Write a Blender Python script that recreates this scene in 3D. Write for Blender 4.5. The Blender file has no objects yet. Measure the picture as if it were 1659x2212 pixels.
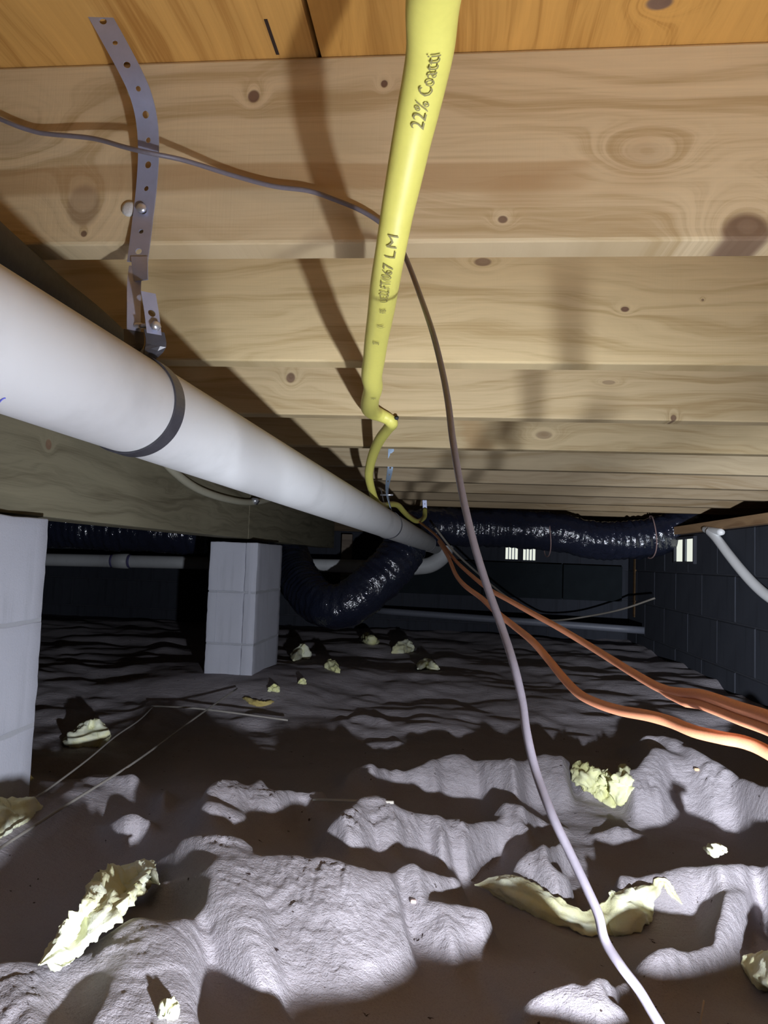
import bpy, bmesh, math, random
import numpy as np
from mathutils import Vector, Matrix, noise as mnoise
scn = bpy.context.scene
random.seed(7); RNG = np.random.RandomState(11)
C = scn.collection
# ---------------------------------------------------------------- camera
F_PX, CX, CY = 1533.0, 829.5, 1106.0
CAM_Z = 0.44
YAW, PITCH, ROLL = 0.0988, 0.0655, 0.03625
_F = np.array([-math.sin(YAW)*math.cos(PITCH), math.cos(YAW)*math.cos(PITCH), math.sin(PITCH)])
_R = np.cross(_F, [0, 0, 1]); _R /= np.linalg.norm(_R); _U = np.cross(_R, _F)
_c, _s = math.cos(ROLL), math.sin(ROLL)
_R, _U = _c*_R+_s*_U, -_s*_R+_c*_U
cam_d = bpy.data.cameras.new('camera'); cam = bpy.data.objects.new('camera', cam_d); C.objects.link(cam)
cam_d.sensor_fit = 'HORIZONTAL'; cam_d.sensor_width = 36; cam_d.lens = F_PX/1659*36
cam_d.clip_start = 0.01
cam.matrix_world = Matrix(((_R[0], _U[0], -_F[0], 0), (_R[1], _U[1], -_F[1], 0), (_R[2], _U[2], -_F[2], CAM_Z), (0, 0, 0, 1)))
scn.camera = cam
# ---------------------------------------------------------------- world and light
LIGHT = np.array([0.235, 0.10, 0.125])
w = bpy.data.worlds.new('world'); scn.world = w; w.use_nodes = True
w.node_tree.nodes['Background'].inputs[0].default_value = (0.5, 0.6, 0.8, 1)
w.node_tree.nodes['Background'].inputs[1].default_value = 0.0
ld = bpy.data.lights.new('work_light', 'POINT'); ld.energy = 18.5; ld.shadow_soft_size = 0.015
ld.color = (0.87, 0.91, 1.0)
lo = bpy.data.objects.new('work_light', ld); lo.location = LIGHT; C.objects.link(lo)
def spot(name, energy, az, el, size, blend, soft=0.015):
    d = bpy.data.lights.new(name, 'SPOT'); d.energy = energy; d.spot_size = math.radians(size); d.spot_blend = blend
    d.shadow_soft_size = soft; d.color = (0.84, 0.89, 1.0)
    o = bpy.data.objects.new(name, d); o.location = LIGHT; C.objects.link(o)
    a, e = math.radians(az), math.radians(el)
    o.rotation_euler = Vector((math.sin(a)*math.cos(e), math.cos(a)*math.cos(e), math.sin(e))).to_track_quat('-Z', 'Y').to_euler()
spot('work_light_beam', 112, -14, -7, 104, 1.0)
spot('added_side_spot', 330, 21, 2, 42, 1.0)  # extra spot added to brighten the white tube and right wall
scn.view_settings.view_transform = 'Standard'; scn.view_settings.look = 'None'
scn.view_settings.exposure = 0.0; scn.view_settings.gamma = 1.0
scn.view_settings.use_curve_mapping = False

# ---------------------------------------------------------------- helpers
def ray(x, y): return (x-CX)/F_PX*_R+(CY-y)/F_PX*_U+_F
def onX(x, y, X): d = ray(x, y); p = d*(X/d[0]); p[2] += CAM_Z; return Vector(p)
def onY(x, y, Y): d = ray(x, y); p = d*(Y/d[1]); p[2] += CAM_Z; return Vector(p)
def onZ(x, y, Z): d = ray(x, y); p = d*((Z-CAM_Z)/d[2]); p[2] += CAM_Z; return Vector(p)
def tag(o, label=None, cat=None, group=None, kind=None):
    if label: o['label'] = label
    if cat: o['category'] = cat
    if group: o['group'] = group
    if kind: o['kind'] = kind
    return o
def empty(name, loc=(0, 0, 0)):
    o = bpy.data.objects.new(name, None); o.location = loc; o.empty_display_size = .05; C.objects.link(o)
    return o
def link(name, me, mat=None, parent=None, loc=None):
    o = bpy.data.objects.new(name, me); C.objects.link(o)
    if mat is not None and not me.materials: me.materials.append(mat)
    if loc is not None: o.location = loc
    if parent is not None:
        o.parent = parent
        if loc is None:
            o.matrix_parent_inverse = Matrix.Translation(-parent.location)
    return o
def mesh_of(name, verts, faces, smooth=True):
    me = bpy.data.meshes.new(name); me.from_pydata([tuple(v) for v in verts], [], faces); me.update()
    if smooth:
        me.polygons.foreach_set('use_smooth', [True]*len(me.polygons))
    return me
def obj(name, verts, faces, mat, parent=None, smooth=True, loc=None):
    return link(name, mesh_of(name, verts, faces, smooth), mat, parent, loc)
def box_mesh(name, sx, sy, sz, bev=0.0, seg=2):
    bm = bmesh.new(); bmesh.ops.create_cube(bm, size=1)
    for v in bm.verts: v.co = Vector((v.co.x*sx, v.co.y*sy, v.co.z*sz))
    if bev: bmesh.ops.bevel(bm, geom=bm.edges[:], offset=bev, segments=seg, profile=.5, affect='EDGES')
    me = bpy.data.meshes.new(name); bm.to_mesh(me); bm.free(); return me
def box(name, x0, x1, y0, y1, z0, z1, mat, parent=None, bev=0.0, seg=2):
    me = box_mesh(name, x1-x0, y1-y0, z1-z0, bev, seg)
    c = Vector(((x0+x1)/2, (y0+y1)/2, (z0+z1)/2))
    if parent is None: return link(name, me, mat, None, c)
    o = link(name, me, mat, parent, c-parent.location); return o
def catmull(pts, n=8):
    P = [np.array(p, float) for p in pts]; P = [2*P[0]-P[1]]+P+[2*P[-1]-P[-2]]; out = []
    for i in range(1, len(P)-2):
        for k in range(n):
            t = k/n; a, b, c, d = P[i-1:i+3]
            out.append(.5*((2*b)+(-a+c)*t+(2*a-5*b+4*c-d)*t*t+(-a+3*b-3*c+d)*t**3))
    out.append(P[-2]); return np.array(out)
def frames(P, up0=None):
    T = np.gradient(P, axis=0); T /= np.linalg.norm(T, axis=1)[:, None]+1e-12
    up = np.array([0, 0, 1.]) if up0 is None else np.array(up0, float)
    n = up-T[0]*(up@T[0])
    if np.linalg.norm(n) < 1e-4: n = np.array([1., 0, 0])-T[0]*T[0][0]
    n /= np.linalg.norm(n); N = []
    for t in T:
        n = n-t*(n@t); n /= np.linalg.norm(n); N.append(n.copy())
    N = np.array(N); return T, N, np.cross(T, N)
def tube_geo(P, ra, rb=None, sides=12, up0=None, disp=None, caps=True):
    """ra, rb: arrays of half widths along the binormal and the normal"""
    P = np.array(P); n = len(P); ra = np.broadcast_to(ra, (n,)); rb = ra if rb is None else np.broadcast_to(rb, (n,))
    T, N, B = frames(P, up0); V = []; Fc = []
    for i in range(n):
        for k in range(sides):
            a = 2*math.pi*k/sides; e = 1.0+(disp(i, a) if disp else 0)
            V.append(P[i]+B[i]*math.cos(a)*ra[i]*e+N[i]*math.sin(a)*rb[i]*e)
    for i in range(n-1):
        for k in range(sides):
            k2 = (k+1) % sides; Fc.append((i*sides+k, i*sides+k2, (i+1)*sides+k2, (i+1)*sides+k))
    if caps: Fc.append(tuple(range(sides-1, -1, -1))); Fc.append(tuple((n-1)*sides+k for k in range(sides)))
    return V, Fc
def tube(name, P, ra, mat, parent=None, rb=None, sides=12, up0=None, disp=None):
    V, Fc = tube_geo(P, ra, rb, sides, up0, disp); return obj(name, V, Fc, mat, parent)

# ---------------------------------------------------------------- node helpers
class NT:
    def __init__(s, name):
        s.m = bpy.data.materials.new(name); s.m.use_nodes = True; s.t = s.m.node_tree
        s.b = s.t.nodes['Principled BSDF']; s.oc = None
    def n(s, ty, **k):
        o = s.t.nodes.new(ty)
        for a, v in k.items(): setattr(o, a, v)
        return o
    def put(s, sock, v):
        if isinstance(v, bpy.types.NodeSocket): s.t.links.new(v, sock)
        elif v is not None: sock.default_value = v
    def obj_co(s):
        if s.oc is None: s.oc = s.n('ShaderNodeTexCoord').outputs['Object']
        return s.oc
    def math(s, op, a, b=None, c=None, clamp=False):
        o = s.n('ShaderNodeMath', operation=op); o.use_clamp = clamp
        s.put(o.inputs[0], a); s.put(o.inputs[1], b)
        if c is not None: s.put(o.inputs[2], c)
        return o.outputs[0]
    def vmath(s, op, a, b=None):
        o = s.n('ShaderNodeVectorMath', operation=op); s.put(o.inputs[0], a); s.put(o.inputs[1], b)
        return o.outputs['Value'] if op in ('LENGTH', 'DOT_PRODUCT', 'DISTANCE') else o.outputs[0]
    def sep(s, v): o = s.n('ShaderNodeSeparateXYZ'); s.put(o.inputs[0], v); return o.outputs
    def comb(s, x, y, z):
        o = s.n('ShaderNodeCombineXYZ'); s.put(o.inputs[0], x); s.put(o.inputs[1], y); s.put(o.inputs[2], z); return o.outputs[0]
    def noise(s, v, scale=1., detail=4., rough=.55):
        o = s.n('ShaderNodeTexNoise'); s.put(o.inputs['Vector'], v); s.put(o.inputs['Scale'], scale)
        o.inputs['Detail'].default_value = detail; o.inputs['Roughness'].default_value = rough; return o.outputs[0]
    def ramp(s, v, stops):
        o = s.n('ShaderNodeValToRGB'); s.put(o.inputs[0], v); e = o.color_ramp.elements
        while len(e) < len(stops): e.new(.5)
        for q, (p, c) in zip(e, stops): q.position = p; q.color = (*c, 1) if len(c) == 3 else c
        return o.outputs[0]
    def mix(s, f, a, b, mode='MIX'):
        o = s.n('ShaderNodeMix', data_type='RGBA', blend_type=mode)
        s.put(o.inputs[0], f)
        s.put(o.inputs[6], (*a, 1) if isinstance(a, tuple) and len(a) == 3 else a)
        s.put(o.inputs[7], (*b, 1) if isinstance(b, tuple) and len(b) == 3 else b); return o.outputs[2]
    def sstep(s, v, lo_, hi_):
        o = s.n('ShaderNodeMapRange', interpolation_type='SMOOTHSTEP'); s.put(o.inputs[0], v)
        o.inputs[1].default_value = lo_; o.inputs[2].default_value = hi_; return o.outputs[0]
    def bump(s, h, strength=.3, dist=.001, normal=None):
        o = s.n('ShaderNodeBump'); s.put(o.inputs['Height'], h); o.inputs['Strength'].default_value = strength
        o.inputs['Distance'].default_value = dist
        if normal: s.put(o.inputs['Normal'], normal)
        return o.outputs[0]
    def done(s, col, rough=.6, normal=None, metal=0., spec=None):
        s.put(s.b.inputs['Base Color'], (*col, 1) if isinstance(col, tuple) else col)
        s.put(s.b.inputs['Roughness'], rough); s.b.inputs['Metallic'].default_value = metal
        if normal is not None: s.put(s.b.inputs['Normal'], normal)
        if spec is not None: s.b.inputs['Specular IOR Level'].default_value = spec
        return s.m

def wood(name, seed, base=(.66, .50, .28), dark=(.42, .265, .12), knots=(), stain=.5, band=None, axis='x', band_col=(.40, .24, .10), saw=.6):
    """axis: length direction. knots: (along, across, r_along, r_across, darkness)"""
    t = NT(name); X, Y, Z = t.sep(t.obj_co())[:3]
    if axis == 'y': A, Bc = Y, Z
    elif axis == 'yx': A, Bc = Y, X
    else: A, Bc = X, Z
    rnd = random.Random(seed); so = seed*7.31
    warp = t.noise(t.comb(t.math('MULTIPLY', A, 1.6), so, t.math('MULTIPLY', Bc, 7.0)), 1.0, 3.0)
    lift = t.math('MULTIPLY', warp, .8)
    kmask = None; core = None
    for (ka, kb, ra, rb, dk) in knots:
        da = t.math('DIVIDE', t.math('SUBTRACT', A, ka), ra); db = t.math('DIVIDE', t.math('SUBTRACT', Bc, kb), rb)
        d = t.math('SQRT', t.math('ADD', t.math('MULTIPLY', da, da), t.math('MULTIPLY', db, db)))
        halo = t.math('EXPONENT', t.math('MULTIPLY', t.math('MULTIPLY', d, d), -.22))
        lift = t.math('ADD', lift, t.math('MULTIPLY', halo, 22*rb+.12))
        km = t.math('MULTIPLY', t.sstep(t.math('ADD', d, t.math('MULTIPLY', warp, .5)), 1.5, 1.05), dk)
        kmask = km if kmask is None else t.math('MAXIMUM', kmask, km)
    g = t.noise(t.comb(t.math('MULTIPLY', A, 1.3), so+3, t.math('ADD', t.math('MULTIPLY', Bc, 42.0), t.math('MULTIPLY', lift, 9.0))), 1.0, 5.0, .6)
    fine = t.noise(t.comb(t.math('MULTIPLY', A, 6.), so+9, t.math('MULTIPLY', Bc, 420.)), 1.0, 3.0)
    gr = t.math('ADD', t.math('MULTIPLY', g, .8), t.math('MULTIPLY', fine, .2))
    col = t.ramp(gr, [(.36, dark), (.5, base), (.66, tuple(min(1, c*1.14) for c in base))])
    big = t.noise(t.comb(t.math('MULTIPLY', A, 2.2), so+17, t.math('MULTIPLY', Bc, 8.0)), 1.0, 4.0)
    col = t.mix(t.math('MULTIPLY', t.sstep(big, .52, .68), stain), col, tuple(c*.72 for c in base), 'MIX')
    if band:
        for (b0, b1, a0, a1, st) in band:
            ed = t.math('MULTIPLY', t.math('SUBTRACT', warp, .5), .03)
            zz = t.math('ADD', Bc, ed); e = .004
            m = t.math('MULTIPLY', t.sstep(zz, b0-e, b0+e), t.sstep(zz, b1+e*.5, b1-e*.5))
            aa = t.math('ADD', A, t.math('MULTIPLY', t.math('SUBTRACT', big, .5), .3))
            m = t.math('MULTIPLY', m, t.math('MULTIPLY', t.sstep(aa, a0-.02, a0+.02), t.sstep(aa, a1+.03, a1-.03)))
            col = t.mix(t.math('MULTIPLY', m, st), col, band_col)
    if kmask is not None:
        kc = t.mix(g, (.10, .055, .035), (.27, .17, .11)); col = t.mix(kmask, col, kc)
    sv = t.noise(t.comb(t.math('MULTIPLY', A, 520.), so, t.math('MULTIPLY', Bc, 12.)), 1.0, 2.0)
    h = t.math('ADD', t.math('MULTIPLY', sv, saw), t.math('MULTIPLY', gr, .8))
    if kmask is not None: h = t.math('ADD', h, t.math('MULTIPLY', kmask, -.8))
    return t.done(col, .75, t.bump(h, .45, .0006), spec=.2)

def simple(name, col, rough=.5, metal=0., nscale=60, namp=.15, bump=.0, bdist=.001, spec=None):
    t = NT(name); nz = t.noise(t.obj_co(), nscale, 5.)
    c = t.mix(nz, tuple(x*(1-namp) for x in col), tuple(min(1, x*(1+namp)) for x in col))
    return t.done(c, rough, t.bump(nz, bump, bdist) if bump else None, metal, spec)

# materials
def mat_pvc(name, col):
    t = NT(name); co = t.obj_co()
    a = t.noise(co, 9, 5.); b = t.noise(t.vmath('MULTIPLY', co, (60, 18, 60)), 1.0, 6.0, .7)
    c = t.mix(t.sstep(a, .5, .75), col, tuple(x*.86 for x in col))
    c = t.mix(t.math('MULTIPLY', t.sstep(b, .62, .75), .35), c, (.45, .43, .40))
    return t.done(c, t.math('ADD', .35, t.math('MULTIPLY', b, .25)), t.bump(b, .12, .0005))
M_PVC = mat_pvc('white_pvc', (.57, .58, .58))
M_GALV = simple('galvanised_steel', (.42, .45, .60), .42, .55, 90, .12, .1, .0004)
M_BLACKSTRAP = simple('black_coated_strap', (.05, .05, .06), .35, .0, 70, .5, .2, .0005)
M_YELLOW = simple('yellow_jacket', (.78, .74, .17), .45, 0, 200, .05, .08, .0003)
M_INK = simple('dark_print', (.27, .24, .09), .6)
M_CABLE = simple('grey_cable_sheath', (.17, .155, .18), .38, 0, 300, .15)
M_ORANGE = simple('orange_cord_sheath', (.62, .25, .13), .5, 0, 900, .25, .25, .0003)
M_WHITECABLE = simple('white_tube_plastic', (.93, .94, .93), .35, 0, 50, .03)
M_CREAM = simple('cream_tube_plastic', (.52, .50, .38), .5, 0, 50, .06)
M_RUBBER = simple('dark_rubber_foam', (.07, .065, .055), .7, 0, 150, .3, .3, .001)
M_DARKMETAL = simple('dark_metal', (.10, .11, .13), .4, .6)
M_BRIGHTMETAL = simple('bright_zinc', (.75, .78, .85), .3, .8)
def mat_duct():
    t = NT('black_duct_film'); co = t.obj_co()
    a = t.noise(t.vmath('MULTIPLY', co, (34, 34, 20)), 1., 3., .6); b = t.noise(co, 75, 3., .6)
    h = t.math('ADD', a, t.math('MULTIPLY', b, .5))
    return t.done((.014, .017, .032), t.math('ADD', .07, t.math('MULTIPLY', b, .10)), t.bump(h, 1., .0065), spec=1.)
M_DUCT = mat_duct()
def mat_block(name, col, dark, streak=0.):
    t = NT(name); co = t.obj_co(); a = t.noise(co, 260, 5., .75); b = t.noise(co, 5, 4.); g = t.noise(t.vmath('MULTIPLY', co, (30, 30, 3)), 1., 4.)
    c = t.mix(b, col, dark); c = t.mix(t.math('MULTIPLY', t.sstep(a, .58, .72), .35), c, tuple(x*.6 for x in col))
    if streak: c = t.mix(t.math('MULTIPLY', t.sstep(g, .5, .7), streak), c, tuple(x*.55 for x in col))
    return t.done(c, .9, t.bump(a, .5, .0015), spec=.15)
M_BLOCK = mat_block('grey_concrete', (.50, .51, .56), (.41, .42, .48), .25)
M_MORTAR = mat_block('mortar', (.44, .45, .49), (.30, .31, .33))
M_BLKWALL = mat_block('damp_proofed_block', (.050, .054, .066), (.030, .034, .044), .6)
M_BLKMORT = mat_block('damp_proofed_mortar', (.060, .062, .072), (.035, .038, .048), .3)
def mat_soil():
    t = NT('grey_soil'); g = t.n('ShaderNodeNewGeometry').outputs['Position']
    a = t.noise(g, 3.2, 5.); b = t.noise(g, 60, 6., .7); c_ = t.noise(t.vmath('MULTIPLY', g, (16, 45, 30)), 1., 6., .7); sp = t.noise(g, 55, 4., .6); gt = t.noise(g, 420, 3., .7)
    c = t.mix(a, (.43, .40, .43), (.32, .30, .32)); c = t.mix(t.math('MULTIPLY', b, .4), c, (.34, .30, .30))
    c = t.mix(t.math('MULTIPLY', t.sstep(gt, .45, .7), .3), c, (.20, .17, .165)); c = t.mix(t.sstep(sp, .69, .73), c, (.045, .03, .028))
    h = t.math('ADD', t.math('ADD', b, t.math('MULTIPLY', gt, .35)), t.math('MULTIPLY', c_, 1.3))
    return t.done(c, .95, t.bump(h, .9, .0045), spec=.1)
M_SOIL = mat_soil()
def mat_fluff(name, a_, b_):
    t = NT(name); co = t.obj_co(); a = t.noise(co, 16, 5., .6); b = t.noise(t.vmath('MULTIPLY', co, (260, 120, 260)), 1., 5., .75)
    c = t.mix(t.sstep(a, .38, .62), a_, b_); c = t.mix(t.math('MULTIPLY', b, .25), c, tuple(x*.75 for x in a_))
    m = t.done(c, .95, t.bump(b, .7, .002), spec=.1)
    t.b.inputs['Subsurface Weight'].default_value = .25; t.b.inputs['Subsurface Radius'].default_value = (.01, .01, .006)
    return m
M_FLUFF = mat_fluff('pale_yellow_fibreglass', (.84, .87, .68), (.78, .77, .45))
M_FLUFF2 = mat_fluff('yellow_fibreglass', (.76, .77, .38), (.84, .86, .55))
M_FLUFF3 = mat_fluff('ochre_fibreglass', (.50, .40, .14), (.60, .50, .20))

# ---------------------------------------------------------------- soil terrain, relief shaped to catch light inside the LIT outlines
ML, MH, MSC = 0, 0, 4
MW, MHH = 1659//MSC+1, 2212//MSC+1
LIT = [
 [(0,2065),(60,2060),(140,2055),(205,2028),(265,1985),(285,1968),(330,1975),(400,1970),(450,1950),(440,1925),(450,1900),(455,1885),(400,1885),(350,1890),(330,1875),(345,1862),(400,1860),(450,1862),(505,1850),(560,1845),(620,1842),(710,1842),(750,1860),(800,1870),(850,1875),(870,1863),(890,1858),(930,1868),(990,1870),(1010,1885),(1000,1900),(960,1912),(920,1918),(915,1945),(990,1942),(1040,1945),(1075,1965),(1060,1990),(1020,2030),(985,2055),(960,2050),(900,2035),(880,2030),(900,2060),(870,2085),(820,2110),(740,2130),(650,2135),(560,2125),(500,2095),(470,2075),(445,2080),(432,2120),(425,2150),(420,2230),(180,2230),(220,2150),(250,2105),(258,2080),(200,2095),(150,2130),(100,2190),(60,2230),(0,2230)],
 [(255,1835),(300,1815),(350,1798),(400,1785),(450,1785),(500,1787),(535,1812),(560,1822),(540,1838),(480,1845),(430,1832),(360,1822),(300,1825),(270,1838)],
 [(205,1765),(230,1750),(290,1725),(340,1720),(330,1735),(300,1755),(270,1780),(225,1772)],
 [(430,1705),(450,1680),(490,1670),(545,1685),(560,1663),(570,1670),(575,1690),(640,1685),(700,1675),(715,1682),(680,1700),(640,1725),(600,1745),(560,1750),(530,1738),(480,1718)],
 [(415,1735),(440,1712),(540,1750),(545,1765),(520,1772),(480,1755),(430,1745)],
 [(150,1685),(200,1655),(290,1640),(320,1655),(300,1670),(240,1680),(170,1700)], [(340,1690),(365,1650),(370,1665),(355,1695)],
 [(735,1640),(760,1628),(790,1628),(840,1640),(880,1645),(915,1628),(960,1615),(1005,1615),(1012,1628),(1060,1625),(1130,1626),(1170,1615),(1230,1620),(1245,1640),(1235,1665),(1230,1690),(1240,1712),(1200,1708),(1160,1698),(1120,1700),(1090,1685),(1040,1690),(990,1700),(950,1700),(910,1685),(870,1675),(810,1665),(780,1645)],
 [(1250,1635),(1290,1640),(1330,1655),(1370,1650),(1390,1620),(1420,1610),(1480,1630),(1520,1625),(1560,1635),(1600,1660),(1659,1690),(1700,1700),(1700,1765),(1600,1755),(1540,1745),(1500,1722),(1450,1715),(1430,1740),(1370,1740),(1340,1700),(1260,1700),(1240,1670)],
 [(690,1785),(695,1770),(720,1748),(760,1722),(780,1705),(830,1710),(870,1735),(930,1745),(990,1752),(1000,1765),(1040,1755),(1080,1750),(1120,1755),(1170,1770),(1120,1782),(1060,1800),(1030,1820),(1010,1850),(985,1845),(950,1830),(930,1818),(880,1812),(850,1815),(830,1828),(800,1820),(750,1818),(735,1800),(700,1790)],
 [(1055,1740),(1080,1720),(1120,1718),(1170,1735),(1230,1745),(1230,1752),(1100,1748)],
 [(1260,1755),(1330,1752),(1395,1760),(1390,1770),(1340,1775),(1280,1768)],
 [(1090,1860),(1120,1830),(1160,1810),(1220,1790),(1255,1795),(1240,1815),(1210,1830),(1185,1845),(1200,1860),(1240,1865),(1235,1895),(1205,1915),(1180,1900),(1150,1880)],
 [(1320,1865),(1380,1870),(1430,1860),(1480,1850),(1560,1850),(1590,1845),(1700,1850),(1700,1915),(1620,1912),(1590,1905),(1560,1905),(1540,1910),(1510,1930),(1480,1935),(1420,1925),(1370,1915),(1350,1925),(1345,1945),(1335,1930)],
 [(1560,1915),(1630,1915),(1620,1960),(1590,2020),(1560,2060),(1500,2080),(1430,2090),(1380,2080),(1350,2065),(1400,2035),(1430,2020),(1480,2030),(1540,2015),(1540,1980),(1555,1950)],
 [(1260,2100),(1290,2090),(1320,2095),(1350,2085),(1380,2100),(1360,2120),(1300,2140),(1270,2120)],
 [(1115,2140),(1190,2110),(1230,2100),(1265,2115),(1300,2140),(1350,2160),(1380,2185),(1360,2190),(1300,2200),(1200,2175),(1130,2170)],
 [(705,1535),(745,1525),(790,1520),(830,1530),(865,1550),(850,1560),(790,1563),(760,1555)],
 [(800,1570),(850,1570),(900,1583),(880,1590),(855,1597),(820,1585)],
 [(815,1505),(850,1500),(870,1515),(900,1512),(930,1505),(955,1515),(950,1525),(890,1533),(860,1530)],
 [(745,1455),(780,1445),(830,1460),(890,1460),(950,1455),(945,1468),(880,1475),(840,1478),(800,1465)],
 [(640,1500),(700,1480),(735,1478),(730,1490),(670,1505)],
 [(520,1480),(560,1470),(640,1470),(640,1482),(560,1490)],
 [(550,1425),(590,1418),(640,1425),(640,1445),(600,1450),(550,1445)],
 [(1000,1548),(1050,1540),(1055,1548),(1020,1558)], [(1050,1572),(1130,1555),(1120,1572),(1060,1577)],
 [(1300,1565),(1420,1570),(1500,1590),(1480,1600),(1330,1580)], [(1150,1540),(1260,1545),(1250,1560),(1160,1555)],
 [(1400,1600),(1450,1612),(1420,1625),(1395,1615)], [(780,1430),(860,1435),(850,1444),(780,1440)],
 [(1380,1423),(1490,1430),(1480,1441),(1390,1437)], [(960,1410),(1060,1405),(1080,1415),(980,1421)],
 [(940,1425),(1070,1428),(1060,1436),(950,1434)], [(1140,1480),(1200,1478),(1190,1487),(1150,1487)],
 [(180,1325),(240,1318),(330,1325),(320,1340),(200,1340)], [(150,1398),(240,1408),(200,1418),(150,1412)],
 [(330,1423),(410,1410),(412,1425),(340,1432)], [(130,1443),(200,1437),(190,1449),(135,1452)],
 [(180,1470),(250,1472),(240,1485),(190,1482)], [(130,1493),(175,1490),(170,1501),(135,1502)],
 [(215,1453),(270,1451),(265,1461),(220,1462)],
 [(650,1348),(730,1355),(720,1362),(650,1360)], [(800,1342),(850,1345),(845,1352),(805,1352)],
 [(1500,1470),(1620,1478),(1610,1488),(1510,1480)], [(1420,1590),(1500,1605),(1560,1640),(1520,1640),(1450,1615)],
]
for P_ in LIT:
    cy_ = sum(v[1] for v in P_)/len(P_); k_ = .5 if cy_ < 1500 else (.75 if cy_ < 1600 else 1.)
    P_[:] = [(x_, cy_+(y_-cy_)*k_) for x_, y_ in P_]
def raster(polys):
    yy, xx = np.mgrid[0:MHH, 0:MW]; yy = yy*MSC+.5; xx = xx*MSC+.5; out = np.zeros((MHH, MW))
    for P in polys:
        P = np.array(P, float); ins = np.zeros(xx.shape, bool)
        x1, y1 = P[:, 0], P[:, 1]; x2, y2 = np.roll(x1, -1), np.roll(y1, -1)
        for a, b, c, d in zip(x1, y1, x2, y2):
            if b == d: continue
            ins ^= ((b > yy) != (d > yy)) & (xx < (c-a)*(yy-b)/(d-b)+a)
        out[ins] = 1
    return out
def blur(a, k, ax):
    for _ in range(3):
        c = np.cumsum(np.pad(a, [(k+1, k) if i == ax else (0, 0) for i in range(a.ndim)], mode='edge'), axis=ax)
        n = a.shape[ax]; hi = np.take(c, range(2*k+1, 2*k+1+n), ax); lw = np.take(c, range(0, n), ax)
        a = (hi-lw)/(2*k+1)
    return a
_tab = RNG.rand(256, 256)
def vnoise(x, y):
    xi = np.floor(x).astype(int); yi = np.floor(y).astype(int); fx = x-xi; fy = y-yi
    fx = fx*fx*fx*(fx*(fx*6-15)+10); fy = fy*fy*fy*(fy*(fy*6-15)+10)
    g = lambda a, b: _tab[a & 255, b & 255]
    return (g(xi, yi)*(1-fx)+g(xi+1, yi)*fx)*(1-fy)+(g(xi, yi+1)*(1-fx)+g(xi+1, yi+1)*fx)*fy-.5
def fbm(x, y, s, o=4, r=.5):
    v = 0; a = 1.
    for i in range(o): v = v+a*vnoise(x*s+17*i, y*s+31*i); s *= 2.03; a *= r
    return v
MASK = raster(LIT)
phi = np.concatenate([np.linspace(-180, -54, 70, endpoint=False), np.linspace(-54, 32, 760, endpoint=False), np.linspace(32, 180, 80, endpoint=False)])*math.pi/180
NR = 900; R0, R1 = .12, 7.2; rr = R0*(R1/R0)**(np.arange(NR)/(NR-1)); dl = math.log(R1/R0)/(NR-1)
dx, dy = np.sin(phi), np.cos(phi); NP = len(phi)
Xg = LIGHT[0]+rr[:, None]*dx[None]; Yg = LIGHT[1]+rr[:, None]*dy[None]
BASE = fbm(Xg, Yg, .9, 3)*.02 - .012+(np.interp(np.log(rr), np.log([.1, .6, 1.1, 1.8, 3, 5]), [0, .0, .045, .05, .02, .0]))[:, None]
world_mask = fbm(Xg, Yg*1.7, 5.5, 4)-.02
S = np.zeros((NR, NP)); Lm = np.zeros((NR, NP)); zL = LIGHT[2]
a = np.full(NP, -(zL+.0)/R0)
def project(x, y, z):
    z = z-CAM_Z; d = x*_F[0]+y*_F[1]+z*_F[2]; d = np.where(np.abs(d) < 1e-4, 1e-4, d)
    return CX+F_PX*(x*_R[0]+y*_R[1]+z*_R[2])/d, CY-F_PX*(x*_U[0]+y*_U[1]+z*_U[2])/d, d
for i in range(NR):
    r = rr[i]; s = zL+r*a; px, py, dd = project(Xg[i], Yg[i], s)
    inside = (dd > .1) & (px > -40) & (px < 1690) & (py < 2228) & (py > 1290)
    mx = np.clip(px/MSC, 0, MW-1.001); my = np.clip(py/MSC, 0, MHH-1.001)
    m = MASK[my.astype(int), mx.astype(int)]
    wm = (world_mask[i] > 0)*1.
    lit = np.where(inside, m, wm)
    if r < .46: lit = np.ones(NP)
    lit = np.where((px > 700) & (py > 2150) & (dd > .05) & ~inside & (r > .46), 0., lit)
    c = np.clip(zL/r*1.7+2.8*(BASE[i]-s)/max(r*.25, .1), .07, .6)
    if r < .46: c = np.clip((zL-.025)/r+4.0*(.025-s)/r, 0, 3)  # unseen ridge round the lamp, raised to shade the nearest soil
    a = a+np.where(lit > .5, c*dl, 0); a = np.maximum(a, (-.085-zL)/r)
    a = a+.27*(np.roll(a, 1)+np.roll(a, -1)-2*a)
    a = np.minimum(a, -.002)
    S[i] = zL+r*a; Lm[i] = lit
core = slice(70, 830)
D = 1-blur(blur(Lm, 7, 0), 4, 1); D2 = 1-blur(blur(Lm, 24, 0), 14, 1)
dep = (1-Lm)*(np.clip(2*D-1, 0, 1)*.016+np.clip(2*D2-1, 0, 1)*.030)*np.clip(rr[:, None]/.8, .5, 1.6)
dep = blur(blur(dep, 2, 0), 2, 1)
Ls = blur(blur(Lm, 2, 0), 2, 1)
rough_n = fbm(Xg, Yg, 14, 4, .55)*.0030
wx, wy = Xg+fbm(Xg+9, Yg, 3.1)*.35, Yg+fbm(Xg, Yg+7, 3.1)*.35
scuff = fbm(wx*.8, wy*2.2, 15, 5, .62)*.0052+fbm(Xg*2.0, Yg, 60, 4, .7)*.0022
blot = np.clip(fbm(Xg, Yg, 2.6, 3)*3+.5, 0, 1); scuff = scuff*(.35+.9*blot)
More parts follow.
